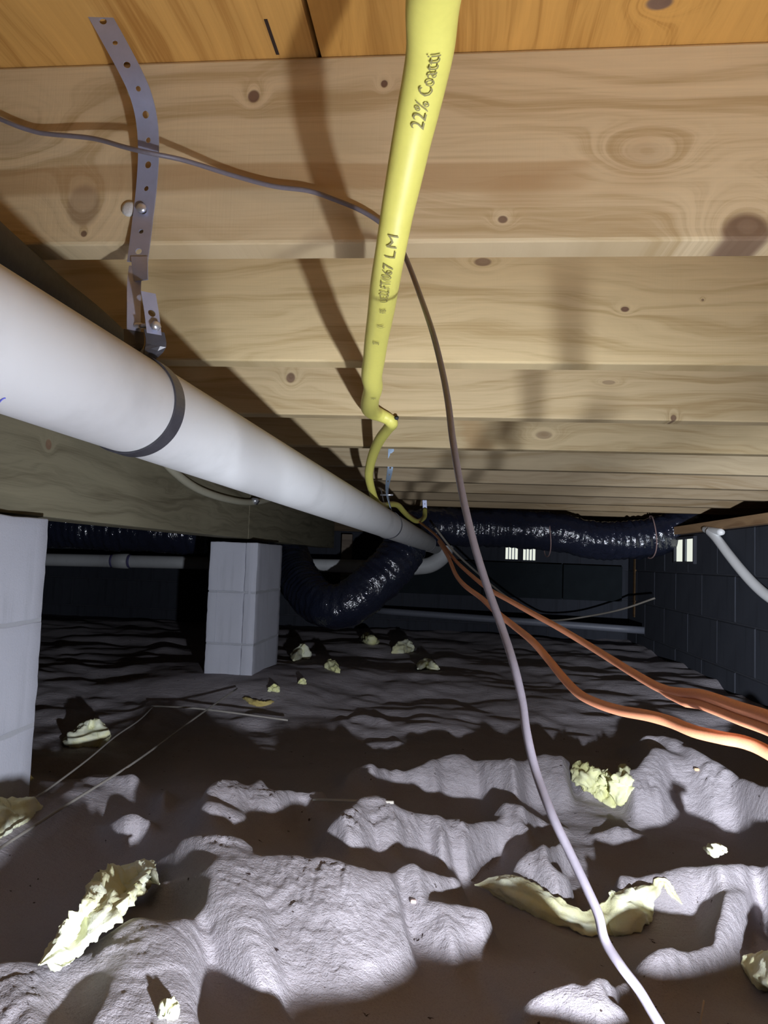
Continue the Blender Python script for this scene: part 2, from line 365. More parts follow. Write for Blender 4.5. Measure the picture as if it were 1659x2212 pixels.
v1 = np.abs(fbm(wx*.8, wy*1.9, 5, 3, .5)); ridge = -np.clip(.03-v1, 0, 1)*.09*blot
v2 = np.abs(fbm(wx*2.2+3, wy*1.1+8, 7, 2, .5)); ridge = ridge-np.clip(.022-v2, 0, 1)*.09*blot
sc = np.clip(rr[:, None]/1.0, .45, 1.2)
Zg = S-dep+(rough_n+(scuff+ridge)*(.25+.75*Ls))*sc
# keep the shaded hollows below the line of the light
A = np.full(NP, -9.0); m_ = np.clip(2*D-1, 0, 1)
for i in range(NR):
    ang = (Zg[i]-zL)/rr[i]
    if rr[i] > .46:
        lim = zL+rr[i]*(A-.004-.012*m_[i]); z_ = np.maximum(lim, Zg[i]-.045*m_[i]*min(2.0, rr[i]))
        Zg[i] = np.where((Lm[i] < .5) & (lim < Zg[i]), z_, Zg[i]); ang = (Zg[i]-zL)/rr[i]
    A = np.maximum(A, ang)
FL = np.interp(np.log(rr), np.log([.5, .9, 1.5, 2.2, 2.9, 6]), [-.25, -.15, -.125, -.095, -.07, -.055])[:, None]+fbm(Xg, Yg*1.7, 2.4, 4, .6)*.036+rough_n*2
dz = Zg-FL; Zg = FL+.5*(dz+np.sqrt(dz*dz+.012**2))
SH = zL+rr[:, None]*np.maximum.accumulate((Zg-zL)/rr[:, None], axis=0)
for (mx_, my_, tz, sx_, sy_) in ((-.86, 2.80, -.035, .40, .34), (-.95, 1.25, -.04, .32, .30)):
    wgt = np.exp(-((Xg-mx_)/sx_)**4-((Yg-my_)/sy_)**4)
    Zg = Zg+wgt*np.maximum(0, (tz+rough_n*2)-Zg)
Zb = blur(blur(Zg, 1, 0), 1, 1); Zg = np.where(Ls > .97, Zg, Zb)
Xc = np.clip(Xg, -3.99, 1.215); Yc = np.clip(Yg, -1.49, 5.05)
verts = np.stack([Xc, Yc, Zg], -1).reshape(-1, 3)
centre = np.array([[LIGHT[0], LIGHT[1], Zg[0].mean()]])
SHADE = LIGHT[2]+rr[:, None]*np.maximum.accumulate((Zg-zL)/rr[:, None], axis=0)
verts = np.concatenate([verts, centre])
I, J = np.meshgrid(np.arange(NR-1), np.arange(NP), indexing='ij'); J2 = (J+1) % NP
# drop quads that lie wholly beyond the walls
q = np.stack([I*NP+J, I*NP+J2, (I+1)*NP+J2, (I+1)*NP+J], -1).reshape(-1, 4)
outm = ((Xg > 1.22) | (Xg < -4) | (Yg > 5.06) | (Yg < -1.5)).reshape(-1)
q = q[~outm[q].all(1)]
tri = np.array([(j, len(verts)-1, (j+1) % NP) for j in range(NP)])
me = bpy.data.meshes.new('floor'); me.vertices.add(len(verts)); me.vertices.foreach_set('co', verts.astype(np.float32).ravel())
nl = q.size+tri.size; me.loops.add(nl); me.loops.foreach_set('vertex_index', np.concatenate([q.ravel(), tri.ravel()]).astype(np.int32))
me.polygons.add(len(q)+len(tri)); st = np.concatenate([np.arange(len(q))*4, q.size+np.arange(len(tri))*3]).astype(np.int32)
me.polygons.foreach_set('loop_start', st)
me.polygons.foreach_set('loop_total', np.concatenate([np.full(len(q), 4), np.full(len(tri), 3)]).astype(np.int32))
me.update(calc_edges=True); me.validate(); me.polygons.foreach_set('use_smooth', np.ones(len(me.polygons), bool))
floor = link('floor', me, M_SOIL); tag(floor, 'lumpy grey bare soil floor of the crawl space', None, kind='structure')
def ground(x, y):
    x, y = float(x), float(y); u, v = x-LIGHT[0], y-LIGHT[1]; r = max(math.hypot(u, v), R0); p = math.atan2(u, v)
    i = int(np.clip(round(math.log(r/R0)/dl), 0, NR-1)); j = int(np.argmin(np.abs(phi-p))); return float(Zg[i, j])
def shade_over(x, y):
    u, v = x-LIGHT[0], y-LIGHT[1]; r = max(math.hypot(u, v), R0); p = math.atan2(u, v)
    i = int(np.clip(round(math.log(r/R0)/dl), 0, NR-1)); j = int(np.argmin(np.abs(phi-p))); return float(SHADE[i, j]-Zg[i, j])
def gpix(px, py, rise=0.):
    """point on the soil seen at a place in the photograph"""
    z = 0.
    for _ in range(25):
        p = onZ(px, py, z); g = ground(p.x, p.y)+rise; z = .5*z+.5*g
    p = onZ(px, py, z)
    if p.y > 4.6 or p.y < 0:
        p = onY(px, py, 3.9); p.z = max(p.z, ground(p.x, p.y))
    return p

# ---------------------------------------------------------------- shell
JZ0, JZ1 = CAM_Z+.297, CAM_Z+.483
WX, WY = 1.22, 5.06
ceil = empty('ceiling', (0, 1.5, JZ1)); tag(ceil, 'underside of the plywood subfloor above the joists', kind='structure')
M_PLY = wood('plywood_underside', 31, base=(.56, .30, .075), dark=(.36, .17, .035), axis='yx', stain=.5, saw=.1,
             knots=[(onZ(1425, 6, JZ1).y-1.5, onZ(1425, 6, JZ1).x-.75, .008, .011, 1.)])
M_PLY2 = wood('plywood_underside_plain', 32, base=(.56, .31, .085), dark=(.38, .18, .04), axis='yx', stain=.5, saw=.1)
xs = [-.1435-1.22*k for k in range(0, 4)]
edges = [1.64, -.1435]+[-.1435-1.22*k for k in range(1, 4)]
for k in range(len(edges)-1):
    x1, x0 = edges[k]-.0025, edges[k+1]+.0025
    for (y0, y1) in ((-1.5, -.94), (-.935, 1.5), (1.505, 3.94), (3.945, WY)):
        me_ = box_mesh('plywood_panel', x1-x0, y1-y0, .018)
        off = Vector(((x0+x1)/2, (y0+y1)/2, JZ1+.009))
        o = link('plywood_panel', me_, M_PLY2, ceil, off-ceil.location)
        if k == 0 and y0 == -.935:
            # keep grain and knot coordinates centred on the ceiling origin
            for v in me_.vertices: v.co += Vector((off.x-.75, off.y-1.5, 0))
            o.location = Vector((.75, 1.5, off.z))-ceil.location; me_.materials[0] = M_PLY
box('ceiling_backing', -4, 1.66, -1.5, WY, JZ1+.019, JZ1+.03, simple('dark_subfloor_gap', (.03, .02, .015), .9), ceil)
# short crack in the plywood left of the panel joint
ck = onZ(600, 118, JZ1-.0004)
box('surface_crack', ck.x-.0016, ck.x+.0016, ck.y-.045, ck.y, JZ1-.0006, JZ1-.0001, simple('crack_shadow_wood', (.03, .015, .01), .9), ceil)

def block_wall(name, label, axis, pos, lo, hi, z0, z1, flip):
    """backing plane of mortar with single blocks proud of it; axis: wall runs along 'x' or 'y'"""
    t = .03
    if axis == 'y':
        w_ = box(name, pos+.006, pos+.006+t, lo, hi, z0, z1, M_BLKMORT)
    else:
        w_ = box(name, lo, hi, pos+.006, pos+.006+t, z0, z1, M_BLKMORT)
    tag(w_, label, kind='structure')
    c = w_.location.copy(); top = z1
    shared = None; row = 0; z = top
    while z > -.1:
        s = lo+(.2 if row % 2 else 0)-.406
        while s < hi:
            a0, a1 = max(s+.004, lo), min(s+.402, hi); zb, zt = z-.199, z-.004
            if a1-a0 > .05:
                L = a1-a0; full = abs(L-.398) < .002
                if full and shared is not None: me_ = shared
                else:
                    me_ = box_mesh('concrete_block', .012 if axis == 'y' else L, L if axis == 'y' else .012, zt-zb, .003, 1)
                    me_.materials.append(M_BLKWALL)
                    if full: shared = me_
                m = (a0+a1)/2; jx = random.uniform(-.0015, .0015)
                p = Vector((pos+.006+jx, m, (zb+zt)/2)) if axis == 'y' else Vector((m, pos+.006+jx, (zb+zt)/2))
                link('concrete_block', me_, None, w_, p-c)
            s += .406
        z -= .203; row += 1
    return w_
WTOP = CAM_Z+.185
w_right = block_wall('wall_right', 'dark damp-proofed concrete block foundation wall on the right', 'y', 1.20, -1.5, 5.05, -.2, WTOP, 1)
w_back = block_wall('wall_back', 'dark concrete block foundation wall at the far end', 'x', 5.02, -4.0, 1.2, -.2, WTOP, 1)
for nm, lb, a_ in (('wall_left', 'foundation wall far off to the left', (-4.03, -4.0, -1.5, 5.05, -.2, JZ1)), ('wall_front', 'foundation wall behind the photographer', (-4.0, 1.2, -1.53, -1.5, -.2, JZ1))):
    tag(box(nm, *a_, M_BLKMORT), lb, kind='structure')
# sills on the block walls
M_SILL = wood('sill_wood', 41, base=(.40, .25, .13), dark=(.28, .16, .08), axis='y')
M_SILLX = wood('sill_wood_far', 42, base=(.10, .07, .04), dark=(.07, .05, .03), axis='x')  # darker copy for the far end, shade painted into the wood
s_ = box('trim_1', 1.17, 1.64, -1.5, 5.05, WTOP, WTOP+.04, M_SILL, bev=.002); tag(s_, 'brown timber sill plate on top of the right wall', kind='structure')
s_ = box('trim_2', 1.63, 1.66, -1.5, 5.05, WTOP+.04, JZ1, M_SILL); tag(s_, 'timber rim board above the right wall', kind='structure')
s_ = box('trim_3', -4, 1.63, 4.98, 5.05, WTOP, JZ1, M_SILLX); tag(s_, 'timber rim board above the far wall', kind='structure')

# ---------------------------------------------------------------- joists
JS, JY0, JT = .406, .646, .038
XL, XR = -3.98, 1.62
pt = lambda x, y: (onY(x, y, JY0).x-(XL+XR)/2, onY(x, y, JY0).z-(JZ0+JZ1)/2)
def kn(x, y, ra, rb, dk): a_, b_ = pt(x, y); return (a_, b_, ra, rb, dk)
K1 = [kn(548, 208, .0055, .006, 1.), kn(830, 181, .003, .0035, 1.), kn(1612, 505, .022, .019, .85), kn(1086, 474, .0045, .0035, .9),
      kn(180, 445, .016, .020, .45), kn(181, 505, .003, .003, .9), kn(20, 290, .035, .02, .18), kn(1400, 330, .02, .01, .12)]
zb = lambda y: pt(829, y)[1]
BAND1 = [(zb(412), zb(352), -3, pt(1235, 380)[0], .55), (zb(440), zb(380), pt(1080, 400)[0], pt(1220, 400)[0], .3), (zb(430), zb(300), pt(1290, 380)[0], pt(1360, 380)[0], .22), (zb(415), zb(360), pt(1360, 380)[0], pt(1440, 380)[0], .22)]
BAND1 = [(min(b[0], b[1]), max(b[0], b[1]), b[2], b[3], b[4]) for b in BAND1]
def kj(n, lst):
    Y = JY0+n*JS; out = []
    for x, y, ra, rb, dk in lst:
        p = onY(x, y, Y); out.append((p.x-(XL+XR)/2, p.z-(JZ0+JZ1)/2, ra, rb, dk))
    return out
jspec = {  # farther joists get darker bases, light fall-off painted into the pine
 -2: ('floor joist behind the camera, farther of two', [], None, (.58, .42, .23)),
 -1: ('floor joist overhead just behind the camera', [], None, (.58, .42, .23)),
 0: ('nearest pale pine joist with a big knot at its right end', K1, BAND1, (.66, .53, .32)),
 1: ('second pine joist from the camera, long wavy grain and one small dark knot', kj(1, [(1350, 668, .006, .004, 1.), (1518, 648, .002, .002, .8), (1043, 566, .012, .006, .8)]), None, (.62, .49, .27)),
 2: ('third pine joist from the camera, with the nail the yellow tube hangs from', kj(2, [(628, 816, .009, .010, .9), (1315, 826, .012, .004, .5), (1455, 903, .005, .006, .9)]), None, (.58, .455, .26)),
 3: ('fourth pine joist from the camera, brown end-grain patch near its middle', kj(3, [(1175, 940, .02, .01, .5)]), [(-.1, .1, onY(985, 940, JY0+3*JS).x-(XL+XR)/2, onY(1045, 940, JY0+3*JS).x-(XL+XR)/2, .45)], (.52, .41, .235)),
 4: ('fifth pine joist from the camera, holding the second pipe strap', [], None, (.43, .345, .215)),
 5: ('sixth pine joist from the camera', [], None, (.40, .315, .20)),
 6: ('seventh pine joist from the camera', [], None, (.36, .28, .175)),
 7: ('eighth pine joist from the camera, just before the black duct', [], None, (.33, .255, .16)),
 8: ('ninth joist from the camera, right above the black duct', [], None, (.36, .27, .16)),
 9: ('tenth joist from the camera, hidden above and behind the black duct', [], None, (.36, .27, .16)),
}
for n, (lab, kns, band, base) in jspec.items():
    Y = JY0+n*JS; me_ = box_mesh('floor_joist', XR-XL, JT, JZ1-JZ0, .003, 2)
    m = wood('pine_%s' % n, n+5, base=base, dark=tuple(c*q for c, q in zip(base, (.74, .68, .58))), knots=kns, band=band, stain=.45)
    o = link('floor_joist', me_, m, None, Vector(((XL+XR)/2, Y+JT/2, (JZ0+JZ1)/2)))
    tag(o, lab, 'joist', 'floor joists')
# roofing nail on the first joist
p = onY(280, 452, JY0); nl_ = empty('roofing_nail', p); tag(nl_, 'round white washer head nailed into the nearest joist beside the strap', 'nail')
V, Fc = tube_geo([p+Vector((0, .002, 0)), p+Vector((0, -.0015, 0)), p+Vector((0, -.003, 0))], [.0075, .0078, .005], sides=20, up0=(0, 0, 1)); obj('nail_head', V, Fc, simple('white_cap', (.62, .62, .6), .6, 0, 700, .3, .5, .001), nl_)
V, Fc = tube_geo([p+Vector((0, .01, 0)), p+Vector((0, -.001, 0))], .0018, sides=8); obj('shank', V, Fc, M_DARKMETAL, nl_)
p = onY(857, 906, JY0+2*JS); V, Fc = tube_geo([p+Vector((0, .01, .001)), p+Vector((.001, -.016, .0)), p+Vector((.001, -.018, 0))], [.0022, .0022, .005], sides=8)
tag(obj('bent_nail', V, Fc, M_DARKMETAL), 'dark nail in the third joist holding the yellow tube', 'nail')

# ---------------------------------------------------------------- girder
GX = -.842; GZ0 = CAM_Z+.060; 
gird = empty('girder', (GX, 1.5, GZ0)); tag(gird, 'weathered greenish triple-ply timber girder running on the block piers', 'beam')
gk = [onX(105, 960, GX), onX(300, 1090, GX)]
y0s = [-1.45, 2.86, 4.98]
for p_ in range(3):
    ys = y0s if p_ != 1 else [-1.45, 1.3, 4.98]
    for a_, b_ in zip(ys[:-1], ys[1:]):
        mid = Vector((GX-.019-.0395*p_, (a_+b_)/2, (GZ0+JZ0)/2))
        m = wood('treated_ply_%d' % p_, 60+p_+int(a_*3), base=(.235, .215, .145), dark=(.15, .13, .085), axis='y', stain=.6,
                 knots=[(gk[0].y-mid.y, gk[0].z-mid.z, .010, .010, .9)] if (p_ == 0 and a_ < 0) else ())
        me_ = box_mesh('girder_plank', .038, b_-a_-.003, JZ0-GZ0-.001, .003, 2)
        link('girder_plank', me_, m, gird, mid-gird.location)

# ---------------------------------------------------------------- block piers
def rough_block(sx, sy, sz, seed, mat, bev=.007):
    bm = bmesh.new(); bmesh.ops.create_cube(bm, size=1)
    for v in bm.verts: v.co = Vector((v.co.x*sx, v.co.y*sy, v.co.z*sz))
    bmesh.ops.bevel(bm, geom=bm.edges[:], offset=bev, segments=2, profile=.5, affect='EDGES')
    bmesh.ops.subdivide_edges(bm, edges=[e for e in bm.edges if e.calc_length() > .05], cuts=10, use_grid_fill=True)
    for v in bm.verts:
        n = mnoise.noise_vector(v.co*60+Vector((seed*9, 0, 0)))*.0016+mnoise.noise_vector(v.co*14+Vector((0, seed*5, 0)))*.0016
        v.co += n
    me_ = bpy.data.meshes.new('concrete_block'); bm.to_mesh(me_); bm.free()
    me_.polygons.foreach_set('use_smooth', [True]*len(me_.polygons)); me_.materials.append(mat); return me_
def pier(label, x0, x1, y0, y1, ztop, joints, split, grooves):
    pr = empty('block_pier', ((x0+x1)/2, (y0+y1)/2, 0)); tag(pr, label, 'pier')
    z = ztop; k = 0
    xs_ = [x0]+split+[x1]
    for zb_ in joints:
        for a_, b_ in zip(xs_[:-1], xs_[1:]):
            k += 1; jx = random.uniform(-.002, .002)
            me_ = rough_block(b_-a_-.0015, y1-y0, z-zb_-.005, k+x0, M_BLOCK, .0035)
            link('concrete_block', me_, None, pr, Vector(((a_+b_)/2+jx, (y0+y1)/2+jx, (z+zb_)/2))-pr.location)
            if k > 1: pass
        box('mortar_joint', x0+.0025, x1-.0025, y0+.002, y1-.003, zb_-.006, zb_+.006, M_MORTAR, pr)
        z = zb_
    for gx, gw in grooves:
        box('moulding_rib', gx-gw/2, gx+gw/2, y0-.0022, y0+.004, joints[1]+.004, ztop-.004, M_BLOCK, pr)
    return pr
pier('near grey concrete block pier at the left edge under the girder', -1.0, -.800, .935, 1.34, CAM_Z+.057, [.295, .092, -.111, -.3], [], [])
pier('second grey concrete block pier with a vertical split down its face', -.962, -.766, 2.75, 3.156, CAM_Z+.046, [.287, .083, -.12, -.3], [-.815], [(-.793, .010), (-.925, .0016)])

# ---------------------------------------------------------------- white drain pipe
PA = np.array([-.2921, .65, .1305+CAM_Z]); PD = np.array([.0477, 1, -.0119])
paxis = lambda Y: Vector(PA+PD*(Y-.65)); PR = .0445
drain = empty('drain_pipe', paxis(.65)); tag(drain, 'long white plastic drain pipe running from the near left under the joists into the distance', 'pipe')
YP = 4.42
tube('pipe_run', [paxis(y) for y in np.linspace(-.9, YP, 60)], PR, M_PVC, drain, sides=64)
e1 = paxis(YP)
hub = [e1+Vector((0, -.05, 0)), e1+Vector((.002, -.045, 0)), e1+Vector((.004, .02, 0))]
EL = catmull([e1+Vector((.06, .06, .055)), e1+Vector((.065, .07, .0)), e1+Vector((.045, .09, -.06)), e1+Vector((-.03, .11, -.115)), e1+Vector((-.14, .12, -.135))], 8)
tube('elbow', EL, .050, M_PVC, drain, sides=32)
tube('elbow_hub', [EL[0]+np.array([0, 0, .02]), EL[0]+np.array([0, 0, .015]), EL[3]], .058, M_PVC, drain, sides=32)
qA = Vector(EL[-1]); qB = onY(105, 1209, 4.5); qC = qB+(qB-qA)*.3
tube('branch_run', [qA+Vector((.03, 0, 0)), qA, qB, qC], .0415, M_PVC, drain, sides=32)
cpl = onY(262, 1212, 4.5); cd = (qB-qA).normalized()
tube('coupling', [cpl-cd*.05, cpl-cd*.047, cpl+cd*.047, cpl+cd*.05], [.044, .049, .049, .044], M_PVC, drain, sides=32)
for dd_ in (-.058, .058):
    tube('primer_ring', [cpl+cd*(dd_-.006), cpl+cd*(dd_+.006)], .0435, simple('purple_primer', (.10, .09, .22), .5), drain, sides=32)
# faint blue pencil arc on the pipe near the left edge
arc = []
pd_ = Vector(PD).normalized(); up_ = (Vector((0, 0, 1))-pd_*pd_.z).normalized(); sd_ = pd_.cross(up_)
def on_pipe(x, y):
    d = Vector(ray(x, y)); o = Vector((0, 0, CAM_Z)); w0 = o-paxis(.65)
    a_ = d-pd_*d.dot(pd_); b_ = w0-pd_*w0.dot(pd_)
    A_, B_, C_ = a_.dot(a_), 2*a_.dot(b_), b_.dot(b_)-(PR+.0004)**2; disc = max(B_*B_-4*A_*C_, 0)
    return o+d*((-B_-math.sqrt(disc))/(2*A_))
for k in range(12):
    t = k/11; arc.append(on_pipe(-10+22*t, 882-22*math.sin(t*1.6)))
tube('pencil_mark', arc, .0005, simple('blue_pencil', (.15, .16, .65), .6), drain, sides=5)

# ---------------------------------------------------------------- perforated strap hangers
def ribbon(name, P, Wv, width, mat, parent, th=.0009, holes=None, taper=None):
    """P: dense path, Wv: matching width vectors; holes: hole pitch in metres"""
    P = np.array(P); Wv = np.array(Wv); seg = np.linalg.norm(np.diff(P, axis=0), axis=1); L = np.concatenate([[0], np.cumsum(seg)])
    def at(s): return np.array([np.interp(s, L, P[:, i]) for i in range(3)])
    def wd(s): v = np.array([np.interp(s, L, Wv[:, i]) for i in range(3)]); return v/np.linalg.norm(v)
    V = []; Fc = []
    def pv(s, v): V.append(at(min(max(s, 0), L[-1]))+wd(s)*v*width/2); return len(V)-1
    if holes:
        n = max(1, int(L[-1]/holes)); pitch = L[-1]/n
        for k in range(n):
            s0, s1 = k*pitch, (k+1)*pitch; sc = (s0+s1)/2; r = .0032 if k % 2 == 0 else .0024
            K = 24; ring = []; outr = []
            for j in range(K):
                a_ = 2*math.pi*j/K; c_, s_ = math.cos(a_), math.sin(a_); m_ = max(abs(c_), abs(s_))
                outr.append(pv(sc+c_/m_*pitch/2, s_/m_)); ring.append(pv(sc+c_*r, s_*r*2/width))
                
            mid = []
            for j in range(K):
                a_ = 2*math.pi*j/K; mid.append(pv(sc+math.cos(a_)*width*.36, math.sin(a_)*.72))
            for j in range(K):
                j2 = (j+1) % K
                Fc.append((outr[j], outr[j2], mid[j2], mid[j])); Fc.append((mid[j], mid[j2], ring[j2], ring[j]))
    else:
        n = max(2, int(L[-1]/.004)); prev = None
        for k in range(n+1):
            s = L[-1]*k/n; row = [pv(s, v) for v in (-1, -.4, .4, 1)]
            if prev:
                for j in range(3): Fc.append((prev[j], prev[j+1], row[j+1], row[j]))
            prev = row
    o = obj(name, V, Fc, mat, parent, smooth=False)
    bm = bmesh.new(); bm.from_mesh(o.data); bmesh.ops.remove_doubles(bm, verts=bm.verts[:], dist=.00012); bmesh.ops.recalc_face_normals(bm, faces=bm.faces[:]); bm.to_mesh(o.data); bm.free()
    md = o.modifiers.new('thickness', 'SOLIDIFY'); md.thickness = th; md.offset = 0
    return o
def interp_w(keys, n):
    xs_ = np.linspace(0, 1, len(keys)); q_ = np.linspace(0, 1, n); return np.stack([np.interp(q_, xs_, [k[i] for k in keys]) for i in range(3)], 1)
def ring_pts(Yc_, r, a0, a1, n=48):
    c = paxis(Yc_); return [c+up_*(math.cos(a)*r)+sd_*(math.sin(a)*r) for a in np.linspace(a0, a1, n)]
# near hanger
YS = .612
h1 = empty('pipe_strap', paxis(YS)+up_*PR); tag(h1, 'near perforated metal hanger strap screwed to the first joist and looped round the white pipe', 'strap', 'pipe hanger straps')
ringP = ring_pts(YS, PR+.0012, math.radians(-16), math.radians(-344), 60)
legR_top = onY(327, 640, .608); legL_top = onY(298, 620, .632)
# sd_ = pd x up points to the right or left; choose tails accordingly
tailA, tailB = Vector(ringP[0]), Vector(ringP[-1])
right_tail = tailA if tailA.x > tailB.x else tailB; left_tail = tailB if tailA.x > tailB.x else tailA
ribbon('pipe_loop', ringP, [pd_]*60, .019, M_BLACKSTRAP, h1, .0016)
wobl = (pd_*.55+Vector((.85, 0, 0))).normalized()
bolt_c = onY(316, 702, .615)
rl = catmull([right_tail, onY(337, 745, .613), onY(333, 715, .611)], 6); ribbon('coated_tail', rl, interp_w([pd_, wobl, wobl], len(rl)), .018, M_BLACKSTRAP, h1, .0014)
rt = catmull([onY(333, 722, .611), onY(327, 672, .609), onY(320, 632, .607)], 8); tb_ = ribbon('bolted_tab', rt, interp_w([wobl, wobl, wobl], len(rt)), .013, M_GALV, h1, .0014, holes=.034)
ll = catmull([left_tail, onY(288, 745, .622), onY(289, 715, .626)], 6); ribbon('coated_tail', ll, interp_w([pd_, wobl, wobl], len(ll)), .018, M_BLACKSTRAP, h1, .0014)
lt = catmull([onY(289, 722, .626), onY(289, 660, .628), onY(290, 610, .630), onY(293, 575, .634)], 8)
ribbon('twisted_leg', lt, interp_w([wobl, (.8, .6, 0), (.95, .3, 0), (1, .05, 0)], len(lt)), .0125, M_GALV, h1, .0014)
lt = catmull([onY(304, 606, .628), onY(303, 585, .630), onY(301, 555, .635)], 8)
ribbon('folded_edge', lt, interp_w([(1, -.25, 0), (1, -.2, 0), (1, 0, 0)], len(lt)), .0165, M_GALV, h1, .0012)
up = [(297, 565, .636), (303, 520, .6395), (309, 470, .6425), (314, 430, .641), (319, 375, .635), (321, 320, .627), (317, 260, .617), (304, 205, .606), (282, 155, .598), (250, 95, .592), (222, 45, .588), (210, 25, .587)]
upP = catmull([onY(*q_) for q_ in up], 8)
ribbon('perforated_strap', upP, interp_w([(1, 0, 0), (1, 0, -.02), (1, 0, 0), (1, 0, .12), (1, 0, .3), (1, .1, .3)], len(upP)), .0205, M_GALV, h1, .0014, holes=.0205)
for nm_, c_, mt in (('screw', onY(307, 451, .6405), M_BRIGHTMETAL),):
    V, Fc = tube_geo([c_+Vector((0, .012, 0)), c_, c_+Vector((0, -.0005, 0)), c_+Vector((0, -.003, 0)), c_+Vector((0, -.004, 0))], [.002, .002, .005, .0045, .002], sides=12); obj(nm_, V, Fc, mt, h1)
bd = (onY(333, 704, .606)-onY(285, 704, .630)).normalized(); bc = onY(333, 704, .608)
V, Fc = tube_geo([bc-bd*.034, bc+bd*.004], .0021, sides=10)
thr = obj('bolt', V, Fc, M_BRIGHTMETAL, h1)
V, Fc = tube_geo([bc+bd*.0015, bc+bd*.005, bc+bd*.0062], [.0046, .0044, .002], sides=6); obj('nut', V, Fc, M_BRIGHTMETAL, thr)
for k in range(6):
    c_ = bc-bd*(.024+.0016*k); V, Fc = tube_geo([c_, c_-bd*.0007], .0029, sides=10); obj('thread', V, Fc, M_BRIGHTMETAL, thr)
# second hanger, farther along the pipe
Y2 = 2.30
h2 = empty('pipe_strap', paxis(Y2)+up_*PR); tag(h2, 'second hanger strap round the white pipe, hanging behind the yellow tube', 'strap', 'pipe hanger straps')
rp = ring_pts(Y2, PR+.0012, math.radians(-12), math.radians(-348), 48); ribbon('pipe_loop', rp, [pd_]*48, .019, M_BLACKSTRAP, h2, .0016)
P2 = catmull([rp[-1] if rp[-1].x > rp[0].x else rp[0], onY(836, 1060, 2.28), onY(843, 1010, 2.275), onY(845, 960, 2.268), onY(845, 930, 2.268)], 8)
ribbon('perforated_strap', P2, interp_w([pd_, (.3, .95, 0), (1, .3, 0), (1, 0, 0), (1, 0, 0)], len(P2)), .0185, simple('blue_grey_steel', (.24, .32, .42), .45, .4), h2, .0014, holes=.021)
P2 = [rp[0] if rp[-1].x > rp[0].x else rp[-1], onY(823, 1055, 2.30)]; ribbon('coated_tail', [P2[0], P2[0].lerp(P2[1], .5), P2[1]], [pd_]*3, .019, M_BLACKSTRAP, h2, .0014)
V, Fc = tube_geo([onY(822, 1069, 2.29), onY(849, 1069, 2.28)], .003, sides=8); obj('bolt', V, Fc, M_BRIGHTMETAL, h2)
Y3 = 3.86
h3 = empty('pipe_strap', paxis(Y3)+up_*PR); tag(h3, 'farthest hanger strap, only its upper end showing beside the black duct', 'strap', 'pipe hanger straps')
rp = ring_pts(Y3, PR+.0012, math.radians(-12), math.radians(-348), 48); ribbon('pipe_loop', rp, [pd_]*48, .019, M_BLACKSTRAP, h3, .0016)
P2 = catmull([rp[-1] if rp[-1].x > rp[0].x else rp[0], onY(919, 1125, 3.85), onY(918, 1100, 3.845), onY(917, 1075, 3.84)], 6)
ribbon('perforated_strap', P2, interp_w([pd_, (.6, .7, 0), (1, 0, 0), (1, 0, 0)], len(P2)), .022, M_GALV, h3, .0014, holes=.021)

# ---------------------------------------------------------------- dark insulated line behind the pipe
IL = catmull([onY(-190, 400, .44), onY(0, 552, .60), onY(110, 640, .70), onY(200, 705, .82), onY(300, 790, 1.02), onY(430, 890, 1.5), onY(560, 970, 2.2)], 10)
tag(tube('insulated_line', IL, .0235, M_RUBBER, sides=24), 'dark foam-sleeved line running above and behind the near end of the white pipe', 'pipe')

# ---------------------------------------------------------------- yellow gas tube
yk = [(946, -140, .32, .015), (944, -60, .355, .0155), (934, 20, .385, .0155), (930, 100, .41, .0148), (918, 170, .432, .0145), (903, 240, .45, .0142), (888, 310, .465, .0135), (872, 390, .48, .0128), (858, 460, .495, .012),
      (844, 540, .513, .0115), (832, 610, .56, .012), (822, 680, .635, .0122), (813, 735, .71, .0122), (808, 775, .78, .0125), (803, 812, .86, .0130), (806, 838, .95, .0130), (800, 862, 1.12, .0145), (799, 880, 1.34, .0175), (806, 890, 1.415, .0165), (822, 897, 1.44, .0145), (838, 905, 1.448, .0135),
      (846, 914, 1.46, .0135), (838, 926, 1.52, .012), (822, 947, 1.62, .0125), (809, 973, 1.74, .0125), (800, 1003, 1.85, .0122), (797, 1030, 1.93, .0118), (803, 1058, 2.02, .0112), (812, 1082, 2.12, .0112),
      (826, 1092, 2.25, .011), (846, 1089, 2.42, .011), (860, 1092, 2.55, .011), (871, 1104, 2.7, .011), (884, 1117, 2.9, .011), (901, 1126, 3.1, .011), (916, 1118, 3.3, .011), (918, 1100, 3.4, .011)]
YC = catmull([onY(a_, b_, c_) for a_, b_, c_, _ in yk], 6)
yrad = catmull([(d_, 0, 0) for *_, d_ in yk], 6)[:, 0]
ytube = empty('gas_tube', Vector(YC[0])); tag(ytube, 'bright yellow plastic-jacketed gas tube hanging under the joists in the middle', 'tube')
yt = tube('jacket', YC, yrad*1.0, M_YELLOW, ytube, rb=yrad*.9, sides=28, up0=(0, -1, 0))
# frayed strip along the left edge of the jacket
fr = []; fv = []; ff = []
for k in range(14):
    yy = 735+k*5.2; p = onY(np.interp(yy, [735, 805], [796, 785]), yy, np.interp(yy, [735, 775, 805], [.71, .78, .84]))
    w_ = .0016+.0012*random.random(); fr.append((p, w_))
V, Fc = tube_geo([f[0] for f in fr], [f[1] for f in fr], sides=7, disp=lambda i, a_: .5*math.sin(i*2.3+a_*2)); obj('frayed_edge', V, Fc, M_YELLOW, ytube)
